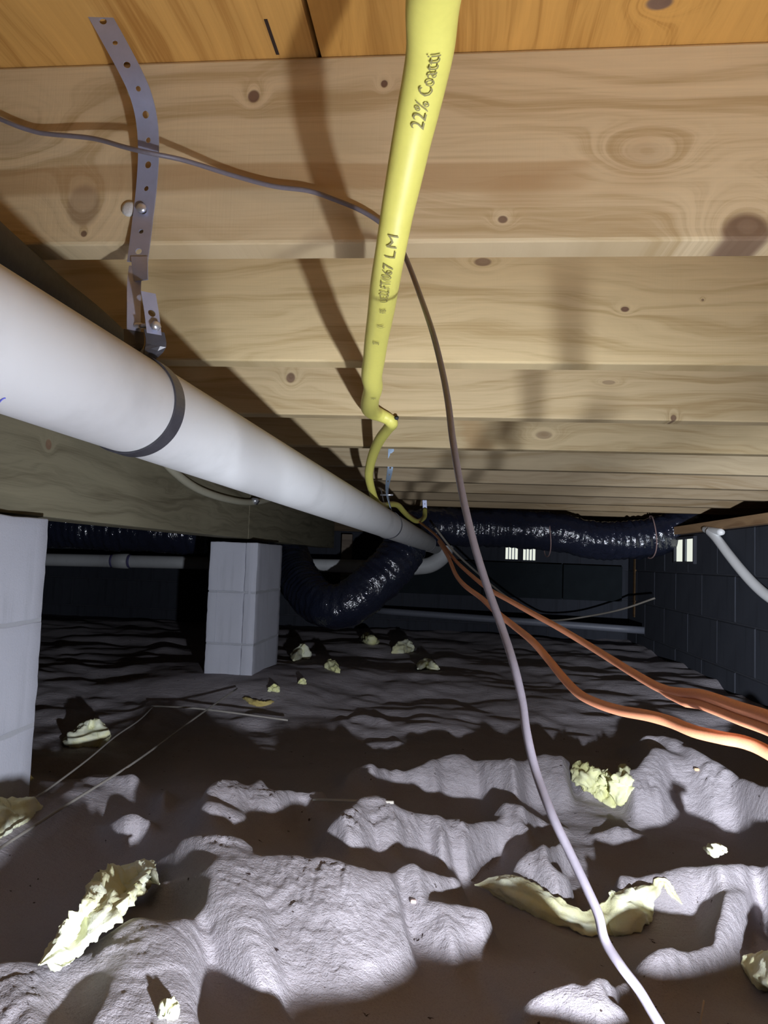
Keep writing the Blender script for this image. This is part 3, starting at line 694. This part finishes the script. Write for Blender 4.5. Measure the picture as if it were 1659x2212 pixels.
# printed text along the jacket
Lc = np.concatenate([[0], np.cumsum(np.linalg.norm(np.diff(YC, axis=0), axis=1))])
def text_on_tube(body, px_y0, size, off, parent):
    cu = bpy.data.curves.new('txt', 'FONT'); cu.body = body; cu.size = size; cu.space_character = 1.05; cu.resolution_u = 2
    to = bpy.data.objects.new('txt', cu); C.objects.link(to); bpy.context.view_layer.update()
    m_ = bpy.data.meshes.new_from_object(to.evaluated_get(bpy.context.evaluated_depsgraph_get()))
    bpy.data.objects.remove(to); bm = bmesh.new(); bm.from_mesh(m_)
    bmesh.ops.triangulate(bm, faces=bm.faces[:]); bmesh.ops.subdivide_edges(bm, edges=[e for e in bm.edges if e.calc_length() > .0015], cuts=1)
    ppy = [project(*[np.float64(v) for v in p])[1] for p in YC]
    i0 = int(np.argmin([abs(q_-px_y0) for q_ in ppy[:130]])); s0 = Lc[i0]
    for v in bm.verts:
        s = s0-v.co.x; c = np.array([np.interp(s, Lc, YC[:, i]) for i in range(3)])
        c2 = np.array([np.interp(s+.002, Lc, YC[:, i]) for i in range(3)]); T = c2-c; T /= np.linalg.norm(T)
        tc = np.array([0, 0, CAM_Z])-c; tc += np.array([.02, 0, 0]); tc -= T*(tc@T); tc /= np.linalg.norm(tc); sdv = np.cross(T, tc)
        if sdv[0] > 0: sdv = -sdv
        r = float(np.interp(s, Lc, yrad)); h_ = v.co.y+off; an = h_/r
        # elliptical jacket: offset a little more than the radius
        v.co = Vector(c+(tc*math.cos(an)+sdv*math.sin(an))*(r*1.0+.0006))
    bm.normal_update(); m2 = bpy.data.meshes.new('printed_text'); bm.to_mesh(m2); bm.free()
    return link('printed_text', m2, M_INK, parent)
text_on_tube('22.FT/067 LM', 606, .0108, -.0035, ytube)
text_on_tube('22% Coatti', 262, .0125, -.0055, ytube)
text_on_tube('UE', 622, .0085, -.003, ytube)
text_on_tube('RB', 648, .0075, -.003, ytube)
text_on_tube('(X', 684, .0085, -.003, ytube)
text_on_tube('ZR', 722, .0080, -.002, ytube)
text_on_tube('EHAI', 842, .010, -.004, ytube)

# ---------------------------------------------------------------- cables
bk = [(-160, 180, .636), (0, 257, .632), (70, 283, .636), (110, 290, .636), (200, 299, .628), (270, 318, .616), (320, 330, .612), (400, 347, .625), (500, 378, .636), (590, 402, .638), (665, 412, .638), (720, 430, .638), (780, 455, .638), (825, 484, .636),
      (858, 520, .628), (882, 570, .61), (908, 640, .575), (935, 720, .53), (955, 800, .50), (968, 870, .475), (978, 950, .45), (995, 1050, .43), (1020, 1160, .415), (1050, 1260, .405), (1082, 1350, .395),
      (1108, 1430, .385), (1127, 1510, .38), (1137, 1580, .375), (1157, 1665, .37), (1190, 1755, .36), (1230, 1840, .355), (1268, 1920, .35), (1292, 1975, .347), (1306, 2030, .345), (1340, 2085, .34), (1378, 2135, .338), (1405, 2180, .335), (1440, 2240, .33), (1500, 2360, .32)]
BP = catmull([onY(*q_) for q_ in bk], 8)
tail = Vector(BP[-1]); BP = np.concatenate([BP, catmull([tail, tail+Vector((.02, -.02, -.07)), Vector((tail.x+.06, tail.y-.04, .03)), Vector((tail.x+.2, tail.y-.1, .02))], 6)[1:]])
tag(tube('grey_cable', BP, .0026, M_CABLE, rb=.0022, sides=14), 'thin grey cable crossing the first joist then dropping past the camera to the soil', 'cable')
def pxpath(L_, n=8): return catmull([onY(*q_) for q_ in L_], n)
O1 = pxpath([(870, 1100, 3.4), (905, 1127, 3.1), (940, 1155, 2.6), (966, 1188, 2.2), (985, 1212, 1.95), (1015, 1240, 1.7), (1055, 1272, 1.45), (1100, 1297, 1.3), (1150, 1325, 1.18), (1200, 1352, 1.08), (1260, 1387, .98), (1320, 1424, .88), (1370, 1455, .80), (1415, 1481, .74), (1445, 1493, .70)])
O1b = pxpath([(1445, 1493, .70), (1475, 1497, .66), (1510, 1500, .62), (1550, 1512, .58), (1600, 1530, .54), (1659, 1549, .50), (1760, 1590, .44), (1900, 1650, .38)])
P_ = np.concatenate([O1, O1b[1:]]); ex = empty('extension_cord', Vector(P_[0])); tag(ex, 'upper orange extension cord, doubled towards the right edge', 'cord', 'orange extension cords')
tube('cord', P_+np.linspace(0, 1, len(P_))[:, None]*0, .0046, M_ORANGE, ex, sides=14)
up_n = np.array([0.0, 0, .0078]); k0 = len(O1)-6; sec = P_[k0:].copy(); ww = np.clip(np.linspace(0, 4, len(sec)), 0, 1)[:, None]; sec = sec-up_n*ww
tube('second_strand', sec, .0044, M_ORANGE, ex, sides=14)
O2 = pxpath([(948, 1170, 2.3), (968, 1203, 2.0), (984, 1240, 1.75), (1004, 1265, 1.55), (1040, 1292, 1.38), (1072, 1322, 1.2), (1110, 1352, 1.1), (1150, 1385, 1.0), (1185, 1425, .93), (1215, 1462, .87), (1250, 1498, .81), (1290, 1519, .76), (1340, 1535, .71), (1400, 1546, .66), (1450, 1560, .63), (1500, 1580, .60), (1560, 1594, .575), (1610, 1604, .56), (1659, 1626, .545), (1760, 1690, .51), (1880, 1780, .46)])
tag(tube('extension_cord', O2, .0050, M_ORANGE, sides=14), 'lower orange extension cord curving off to the right edge', 'cord', 'orange extension cords')
TH = pxpath([(940, 1140, 3.4), (985, 1195, 3.5), (1060, 1262, 3.8), (1110, 1300, 4.0), (1160, 1330, 4.2), (1195, 1340, 4.3), (1260, 1333, 4.4), (1340, 1317, 4.2), (1415, 1292, 4.05)])
tag(tube('thin_wire', TH, .0055, simple('brown_grey_wire', (.20, .18, .15), .6), sides=8), 'thin grey-brown wire drooping in front of the far wall', 'wire')
# white tube on the right wall
wt = catmull([onX(1533, 1147, 1.168), onX(1548, 1163, 1.168), onX(1572, 1195, 1.168), (onX(1600, 1230, 1.168)), onX(1630, 1263, 1.168), onX(1662, 1290, 1.168), onX(1720, 1325, 1.168), onX(1820, 1370, 1.168)], 8)
wtub = empty('white_tube', Vector(wt[0])); tag(wtub, 'bright white plastic tube curving down the dark right wall', 'tube')
tube('tube_run', wt, .020, M_WHITECABLE, wtub, sides=20)
a_, b_ = onX(1521, 1143, 1.168), onX(1560, 1150, 1.168)
tube('tee_end', [a_, a_.lerp(b_, .1), a_.lerp(b_, .9), b_], [.012, .016, .016, .012], M_WHITECABLE, wtub, sides=16)
# cream tube on the girder face
cr = pxpath([(340, 985, 1.4), (375, 1018, 1.75), (410, 1050, 2.0), (445, 1068, 2.2), (490, 1083, 2.4), (535, 1089, 2.6), (570, 1084, 2.8)])
cr = np.array([[GX+.016, p[1], p[2]] for p in [onX(x, y, GX+.016) for x, y in [(345, 985), (375, 1018), (410, 1046), (445, 1064), (490, 1078), (535, 1085), (575, 1080), (620, 1065)]]]); cr = catmull(cr, 6)
ct = empty('cream_tube', Vector(cr[0])); tag(ct, 'cream plastic tube drooping along the girder below the white pipe', 'tube')
tube('tube_run', cr, .0125, M_CREAM, ct, sides=16)
p = onX(552, 1082, GX+.03); V, Fc = tube_geo([p+Vector((0, -.02, 0)), p+Vector((0, .02, 0))], .013, sides=9, disp=lambda i, a_: .2*math.sin(3*a_)); obj('clamp', V, Fc, M_BRIGHTMETAL, ct)

# ---------------------------------------------------------------- black flexible ducts
def flex(name, path, r, label, up0=(0, 0, 1), seed=0, parent=None):
    P = catmull(path, 40); Ls = np.concatenate([[0], np.cumsum(np.linalg.norm(np.diff(P, axis=0), axis=1))])
    nn = int(Ls[-1]/.006); P = np.stack([np.interp(np.linspace(0, Ls[-1], nn), Ls, P[:, i]) for i in range(3)], 1)
    def disp(i, a_):
        s = i*.006
        return .022*math.sin(s*2*math.pi/.036)*(.6+.4*math.sin(s*9+seed))+.07*mnoise.noise(Vector((s*22, math.cos(a_)*2.2, math.sin(a_)*2.2+seed)))+.03*mnoise.noise(Vector((s*60, math.cos(a_)*4, math.sin(a_)*4+seed)))+.05*mnoise.noise(Vector((s*5, math.cos(a_)*1.3, math.sin(a_)*1.3+seed)))
    V, Fc = tube_geo(P, r, sides=40, up0=up0, disp=disp); return obj(name, V, Fc, M_DUCT, parent)
d1 = empty('flexible_duct', onY(720, 1290, 3.55)); tag(d1, 'black shiny flexible duct sagging in a deep U beside the second pier', 'duct', 'black flexible ducts')
flex('duct_sleeve', [onY(880, 1140, 3.72), onY(872, 1185, 3.66), onY(845, 1225, 3.6), (onY(800, 1270, 3.56)), onY(750, 1305, 3.55), onY(705, 1308, 3.58), onY(664, 1278, 3.72), onY(634, 1222, 4.0), onY(612, 1155, 4.3), onY(596, 1090, 4.45)], .112, '', up0=(0, -1, 0), parent=d1)
d2 = empty('flexible_duct', onY(1300, 1160, 4.0)); tag(d2, 'black shiny flexible duct hanging level under the joists towards the right wall', 'duct', 'black flexible ducts')
flex('duct_sleeve', [onY(862, 1148, 3.82), onY(930, 1138, 3.92), onY(1020, 1141, 3.98), onY(1110, 1142, 4.0), onY(1200, 1150, 4.02), onY(1270, 1164, 4.02), onY(1340, 1168, 4.02), onY(1400, 1162, 4.02), onY(1470, 1144, 4.02), onY(1525, 1128, 4.02)], .105, '', seed=3, parent=d2)
M_TIE = simple('brown_hanging_tie', (.30, .20, .19), .6)
for x_, yc in ((1183, 1157), (1405, 1160)):
    c = onY(x_, yc, 4.02); L_ = [c+Vector((.006*math.sin(a*2), math.cos(a)*.117, math.sin(a)*.117)) for a in np.linspace(math.pi*.5, math.pi*2.5, 40)]
    tube('duct_tie', L_, .0035, M_TIE, d2, sides=6)
d3 = empty('flexible_duct', onY(270, 1150, 3.6)); tag(d3, 'black shiny flexible duct beyond the girder at the left, between the piers', 'duct', 'black flexible ducts')
flex('duct_sleeve', [onY(-120, 1118, 3.55), onY(60, 1134, 3.6), onY(200, 1142, 3.62), onY(330, 1148, 3.64), onY(445, 1152, 3.66)], .11, '', seed=7, parent=d3)

# ---------------------------------------------------------------- far wall details
def vent(label, c, along, n_slats, w_, h_, group, slat=.006, halves=2):
    v = empty('foundation_vent', c); tag(v, label, 'vent', group)
    t = NT('daylight'); e = t.n('ShaderNodeEmission'); e.inputs[0].default_value = (.95, 1, .88, 1); e.inputs[1].default_value = .85
    t.t.links.new(e.outputs[0], t.t.nodes['Material Output'].inputs[0])
    n_ = Vector((0, -1, 0)) if along.x else Vector((-1, 0, 0))
    def bx(nm, s0, s1, z0, z1, d0, d1_, m):
        a_ = c+along*s0+n_*d0; b_ = c+along*s1+n_*d1_
        box(nm, min(a_.x, b_.x), max(a_.x, b_.x), min(a_.y, b_.y), max(a_.y, b_.y), c.z+z0, c.z+z1, m, v)
    bx('light_opening', -w_/2, w_/2, -h_/2, h_/2, .0, .002, t.m)
    fr_ = .012
    bx('frame', -w_/2-fr_, w_/2+fr_, h_/2, h_/2+fr_, 0, .016, M_BLKMORT); bx('frame', -w_/2-fr_, w_/2+fr_, -h_/2-fr_, -h_/2, 0, .016, M_BLKMORT)
    bx('frame', -w_/2-fr_, -w_/2, -h_/2, h_/2, 0, .016, M_BLKMORT); bx('frame', w_/2, w_/2+fr_, -h_/2, h_/2, 0, .016, M_BLKMORT)
    for k in range(1, n_slats):
        s = -w_/2+w_*k/n_slats; bx('slat', s-slat/2, s+slat/2, -h_/2, h_/2, .002, .012, M_DARKMETAL)
    return v
vent('left one of two small slatted vents letting daylight in, far wall', onY(1105, 1195, 5.012), Vector((1, 0, 0)), 4, .084, .084, 'far wall vents')
vent('right one of two small slatted vents letting daylight in, far wall', onY(1143, 1197, 5.012), Vector((1, 0, 0)), 4, .084, .084, 'far wall vents')
vent('bright two-slot vent in the right wall near the far corner', onX(1482, 1189, 1.198), Vector((0, 1, 0)), 2, .30, .115, 'right wall vent', slat=.04)
M_PANEL = simple('black_board', (.014, .018, .021), .9, 0, 12, .3, .2, .002, .1)
pb = empty('wall_board', (0, 4.9, .25)); tag(pb, 'dark boards standing against the far wall above the soil', 'board')
pw = [onY(850, 1290, 4.9).x, onY(1040, 1290, 4.9).x, onY(1215, 1290, 4.9).x, onY(1345, 1290, 4.9).x]
for k in range(3): box('board_panel', pw[k]+.004, pw[k+1]-.004, 4.88+.01*k, 4.905+.01*k, .21, .445, M_PANEL, pb, .003)
pz = [onY(1370, 1195, 4.85), onY(1412, 1335, 4.85)]
tag(box('timber_post', pz[0].x, pz[1].x, 4.83, 4.87, pz[1].z, .62, wood('dark_post_wood', 77, base=(.12, .07, .03), dark=(.07, .04, .02), axis='x'), None, .003), 'short brown timber post in the far right corner', 'post')
pz = [onY(737, 1235, 4.9), onY(756, 1320, 4.9)]
tag(box('timber_post', pz[0].x, pz[1].x, 4.87, 4.91, pz[1].z-.05, .6, wood('grey_post_wood', 78, base=(.20, .16, .12), dark=(.12, .09, .07), axis='x'), None, .003), 'thin brown timber upright seen through the U of the black duct', 'post')
lA, lB = gpix(790, 1345), gpix(1392, 1372); lA.z = max(lA.z, 0)+.07; lB.z = max(lB.z, 0)+.06
lA = onY(800, 1318, 4.75); lB = onY(1392, 1362, 4.35)
V, Fc = tube_geo([lA.lerp(lB, t) for t in np.linspace(0, 1, 12)], .022, sides=12); tag(obj('edge_pipe', V, Fc, simple('dull_blue_pipe', (.13, .14, .17), .5)), 'dull dark pipe lying along the foot of the far wall', 'pipe')

# ---------------------------------------------------------------- insulation tufts
def fluff(name, pts, label, mat, th=.5, fold=.25, seed=1, n=56, m=40, lift=.3, group='torn insulation pieces', rag=.5):
    """pts: (px, py, half_width_px) along a spine lying on the soil; lift: rise above it as part of the half width"""
    G = []
    mid_ = [gpix(x, y) for x, y, _ in pts]; rise = min(.05, max(0, np.mean([shade_over(g_.x, g_.y) for g_ in mid_])))*.9
    for x, y, wd in pts:
        g = gpix(x, y, rise); dist = (g-Vector((0, 0, CAM_Z))).dot(Vector(_F)); G.append((g, wd*dist/F_PX))
    C3 = catmull([g for g, _ in G], 14); Wd = catmull([(w_, 0, 0) for _, w_ in G], 14)[:, 0]
    t_ = np.linspace(0, 1, n); s_ = np.linspace(0, 1, len(C3)); P = np.stack([np.interp(t_, s_, C3[:, i]) for i in range(3)], 1); W_ = np.interp(t_, s_, Wd)
    W_ = W_*np.clip(np.minimum(t_, 1-t_)*9, .12, 1)**.6
    for i in range(n): P[i, 2] = max(P[i, 2], ground(P[i, 0], P[i, 1]))
    T = np.gradient(P, axis=0); T /= np.linalg.norm(T, axis=1)[:, None]
    up3 = np.array([0, 0, 1.]); V = []; Fc = []
    wm_ = max(Wd)
    view = np.array([0, 0, CAM_Z])-P.mean(0); view[2] = 0; view /= np.linalg.norm(view)
    for i in range(n):
        sd = np.cross(T[i], up3); sd /= np.linalg.norm(sd)+1e-9
        # the broad side leans up and back from the camera
        vd = P[i]-np.array([0, 0, CAM_Z+.25]); vd /= np.linalg.norm(vd); br = np.cross(T[i], vd); br /= np.linalg.norm(br)+1e-9; nn_ = np.cross(br, T[i]); nn_ /= np.linalg.norm(nn_)
        if nn_@vd > 0: nn_ = -nn_
        for k in range(m):
            a_ = 2*math.pi*k/m; c_, sn = math.cos(a_), math.sin(a_)
            q_ = P[i]+br*(c_*W_[i])+nn_*(sn*W_[i]*th)
            q_ = q_+nn_*W_[i]*fold*1.6*mnoise.noise(Vector((t_[i]*5+seed, c_*1.5, seed*3.1)))
            f = 1/wm_
            v = Vector(q_); nz = mnoise.fractal((v*f*1.1+Vector((seed*5, 0, 0))), 1.0, 2.0, 3)
            nz2 = mnoise.fractal((v*f*4+Vector((seed*5, 3, 0))), .8, 2.1, 4)
            rad = (q_-P[i]); rl_ = np.linalg.norm(rad)+1e-9
            q_ = q_+rad/rl_*(W_[i]*(rag*.5*nz+rag*.16*nz2*(1+1.2*abs(c_))))
            q_[2] += W_[i]*lift
            V.append(q_)
    gz = np.array([ground(v[0], v[1]) for v in V]); V = np.array(V); V[:, 2] = np.where(V[:, 2] < gz-.002, gz-.002+(V[:, 2]-gz)*.08, V[:, 2])
    for i in range(n-1):
        for k in range(m):
            k2 = (k+1) % m; Fc.append((i*m+k, i*m+k2, (i+1)*m+k2, (i+1)*m+k))
    Fc.append(tuple(range(m-1, -1, -1))); Fc.append(tuple((n-1)*m+k for k in range(m)))
    o = obj(name, V, Fc, mat); tag(o, label, 'insulation', group); return o
fluff('insulation_tuft', [(85, 2085, 14), (130, 2058, 28), (175, 2020, 38), (215, 1985, 45), (250, 1945, 48), (285, 1905, 38), (320, 1895, 20), (345, 1912, 8)], 'large crumpled pale yellow insulation piece in the left foreground', M_FLUFF, th=.5, fold=.8, seed=3, n=110, m=64, lift=.3, rag=.7)
fluff('insulation_tuft', [(1025, 1912, 6), (1065, 1915, 20), (1110, 1932, 30), (1165, 1955, 30), (1225, 1985, 24), (1270, 2002, 22), (1310, 1995, 34), (1350, 1978, 46), (1380, 1958, 34), (1402, 1934, 16), (1428, 1922, 9), (1455, 1936, 9), (1474, 1954, 5)], 'long curved pale yellow insulation strip under the hanging grey cable', M_FLUFF, th=.35, fold=.4, seed=5, n=110, m=50, lift=.25, rag=.4)
STR = [(1365, 1975, .9), (1395, 1948, .885), (1410, 1925, .88), (1428, 1921, .88), (1450, 1935, .875), (1470, 1955, .87)]
lab_ = 'lemon yellow three-lobed insulation tuft at the middle right'
lobes = [fluff('insulation_tuft', L_, lab_, M_FLUFF2, th=.6, fold=.4, seed=sd_n, n=44, m=40, lift=.4, rag=.7) for L_, sd_n in (
    ([(1244, 1668, 12), (1262, 1684, 24), (1288, 1708, 24), (1310, 1735, 12)], 9), ([(1298, 1668, 10), (1303, 1690, 20), (1312, 1718, 26), (1326, 1746, 14)], 10),
    ([(1347, 1652, 8), (1349, 1680, 15), (1346, 1710, 27), (1336, 1742, 18)], 11))]
bm = bmesh.new()
for o_ in lobes: bm.from_mesh(o_.data)
bm.to_mesh(lobes[0].data); bm.free(); lobes[0].data.update()
for o_ in lobes[1:]: bpy.data.objects.remove(o_)
fluff('insulation_tuft', [(138, 1598, 10), (165, 1606, 22), (190, 1604, 32), (215, 1600, 30), (238, 1592, 12)], 'fluffy pale insulation ball lying beside the near pier', M_FLUFF, th=.8, fold=.4, seed=12, lift=.5)
fluff('insulation_tuft', [(-50, 1800, 40), (-10, 1785, 44), (30, 1768, 36), (65, 1752, 24), (92, 1742, 8)], 'pale insulation piece cut by the left edge of the picture', M_FLUFF, th=.6, fold=.25, seed=15, lift=.3, rag=.3)
fluff('insulation_tuft', [(-30, 1702, 16), (10, 1700, 16), (40, 1692, 15), (72, 1682, 10)], 'small ochre insulation strip at the foot of the near pier', M_FLUFF3, th=.6, fold=.3, seed=17, lift=.3)
fluff('insulation_tuft', [(1605, 2065, 10), (1630, 2090, 30), (1665, 2105, 44), (1710, 2120, 40)], 'pale yellow insulation lump cut by the right edge of the picture', M_FLUFF, th=.6, fold=.2, seed=19, lift=.2, rag=.3)
fluff('insulation_tuft', [(1524, 1832, 6), (1540, 1840, 13), (1556, 1836, 11), (1572, 1840, 3)], 'tiny whitish insulation scrap on the bright soil at the right', M_FLUFF, th=.6, fold=.5, seed=21, n=40, m=28)
for (pts, lab, sd_n, mt) in [
    ([(786, 1372, 5), (792, 1388, 11), (803, 1392, 12), (814, 1386, 7)], 'horned yellow tuft standing far back near the foot of the U duct', 23, M_FLUFF2),
    ([(846, 1412, 6), (862, 1408, 13), (878, 1406, 15), (890, 1404, 7)], 'round pale tuft right of the horned tuft, far back', 25, M_FLUFF),
    ([(634, 1428, 6), (645, 1420, 15), (658, 1418, 16), (668, 1424, 6)], 'grey-yellow tuft just right of the second pier', 27, M_FLUFF),
    ([(708, 1440, 8), (714, 1444, 13), (724, 1450, 9), (734, 1454, 5)], 'small yellow tuft between the second pier and the horned tuft', 29, M_FLUFF2),
    ([(643, 1476, 4), (652, 1477, 8), (662, 1478, 5)], 'tiny bright yellow scrap in front of the second pier', 31, M_FLUFF2),
    ([(902, 1446, 5), (918, 1438, 11), (934, 1444, 9), (950, 1446, 4)], 'whitish ragged scrap in the middle distance', 33, M_FLUFF),
    ([(578, 1494, 4), (590, 1492, 9), (604, 1496, 7)], 'small yellow scrap at the end of the straight thin wire', 35, M_FLUFF2),
    ([(524, 1508, 3), (545, 1520, 6), (568, 1524, 6), (592, 1516, 4)], 'curved straw-yellow shred in front of the second pier', 37, M_FLUFF3),
    ([(340, 2196, 10), (360, 2192, 22), (385, 2200, 14)], 'pale yellow scrap at the bottom edge, left of centre', 39, M_FLUFF)]:
    fluff('insulation_tuft', pts, lab, mt, th=.7, fold=.5, seed=sd_n, n=36, m=24, lift=.5)

# ---------------------------------------------------------------- wires, stick and crumbs on the soil
def gwire(name, L_, r, mat, label, cat, lift=.004):
    P = []
    for x, y in L_:
        g = gpix(x, y); P.append(g+Vector((0, 0, lift)))
    P = catmull(P, 6)
    for p_ in P: p_[2] = max(p_[2], ground(p_[0], p_[1])+r*.5)
    return tag(tube(name, P, r, mat, sides=7), label, cat)
M_WIRE = simple('grey_brown_wire', (.30, .28, .25), .5)
def airwire(name, L_, r, mat, label, cat, grp):
    a_ = gpix(*L_[0], .02); b_ = gpix(*L_[-1], .02); P = []; ts = np.linspace(0, 1, 400)
    q_ = [project(*[np.float64(v) for v in a_.lerp(b_, t)])[:2] for t in ts]
    for k, (x, y) in enumerate(L_):
        t = ts[int(np.argmin([(u-x)**2+(v-y)**2 for u, v in q_]))]; P.append(onY(x, y, a_.lerp(b_, t).y))
    return tag(tube(name, catmull(P, 6), r, mat, sides=7), label, cat, grp)
airwire('ground_wire', [(-40, 1862), (0, 1832), (150, 1735), (300, 1640), (420, 1552), (512, 1487)], .0028, M_WIRE, 'straight thin wire running back from the left edge to the second pier', 'wire', 'wires on the soil')
airwire('ground_wire', [(60, 1735), (110, 1700), (190, 1640), (250, 1590), (300, 1556), (330, 1527)], .0024, M_WIRE, 'thin curved wire passing behind the fluffy insulation ball', 'wire', 'wires on the soil')
airwire('ground_wire', [(328, 1525), (420, 1530), (520, 1542), (622, 1556)], .0030, M_WIRE, 'thin wire lying crosswise in the dark middle ground at left', 'wire', 'wires on the soil')
g1, g2 = gpix(676, 1741), gpix(850, 1741); g1.z += .012; g2.z += .006
tag(tube('wooden_stick', [g1, g2], .0028, simple('pale_stick', (.45, .42, .36), .7), sides=7), 'thin pale straight stick lying across the lit soil in the centre', 'stick')
g1 = onY(1519, 2215, .67); g2 = onY(1526, 2165, .70)
g0 = gpix(1512, 2212); tag(tube('plant_stalk', catmull([g0, g0+Vector((.002, 0, .012)), g0+Vector((.005, .002, .026))], 5), .0011, simple('dry_stalk', (.6, .5, .42), .7), sides=6), 'short dry stalk sticking up at the bottom right', 'stalk')
g0 = gpix(893, 1950); cb = box_mesh('soil_crumb', .008, .006, .005, .001, 1); tag(link('soil_crumb', cb, simple('pink_brick_crumb', (.55, .42, .38), .8), None, g0+Vector((0, 0, .002))), 'small pinkish crumb of brick on the lit soil at bottom centre', 'crumb')
g0 = gpix(1505, 1665); cb = box_mesh('soil_crumb', .012, .009, .007, .002, 1); tag(link('soil_crumb', cb, simple('tan_crumb', (.5, .36, .22), .8), None, g0+Vector((0, 0, .003))), 'small tan pebble on the soil right of the yellow tuft', 'crumb')
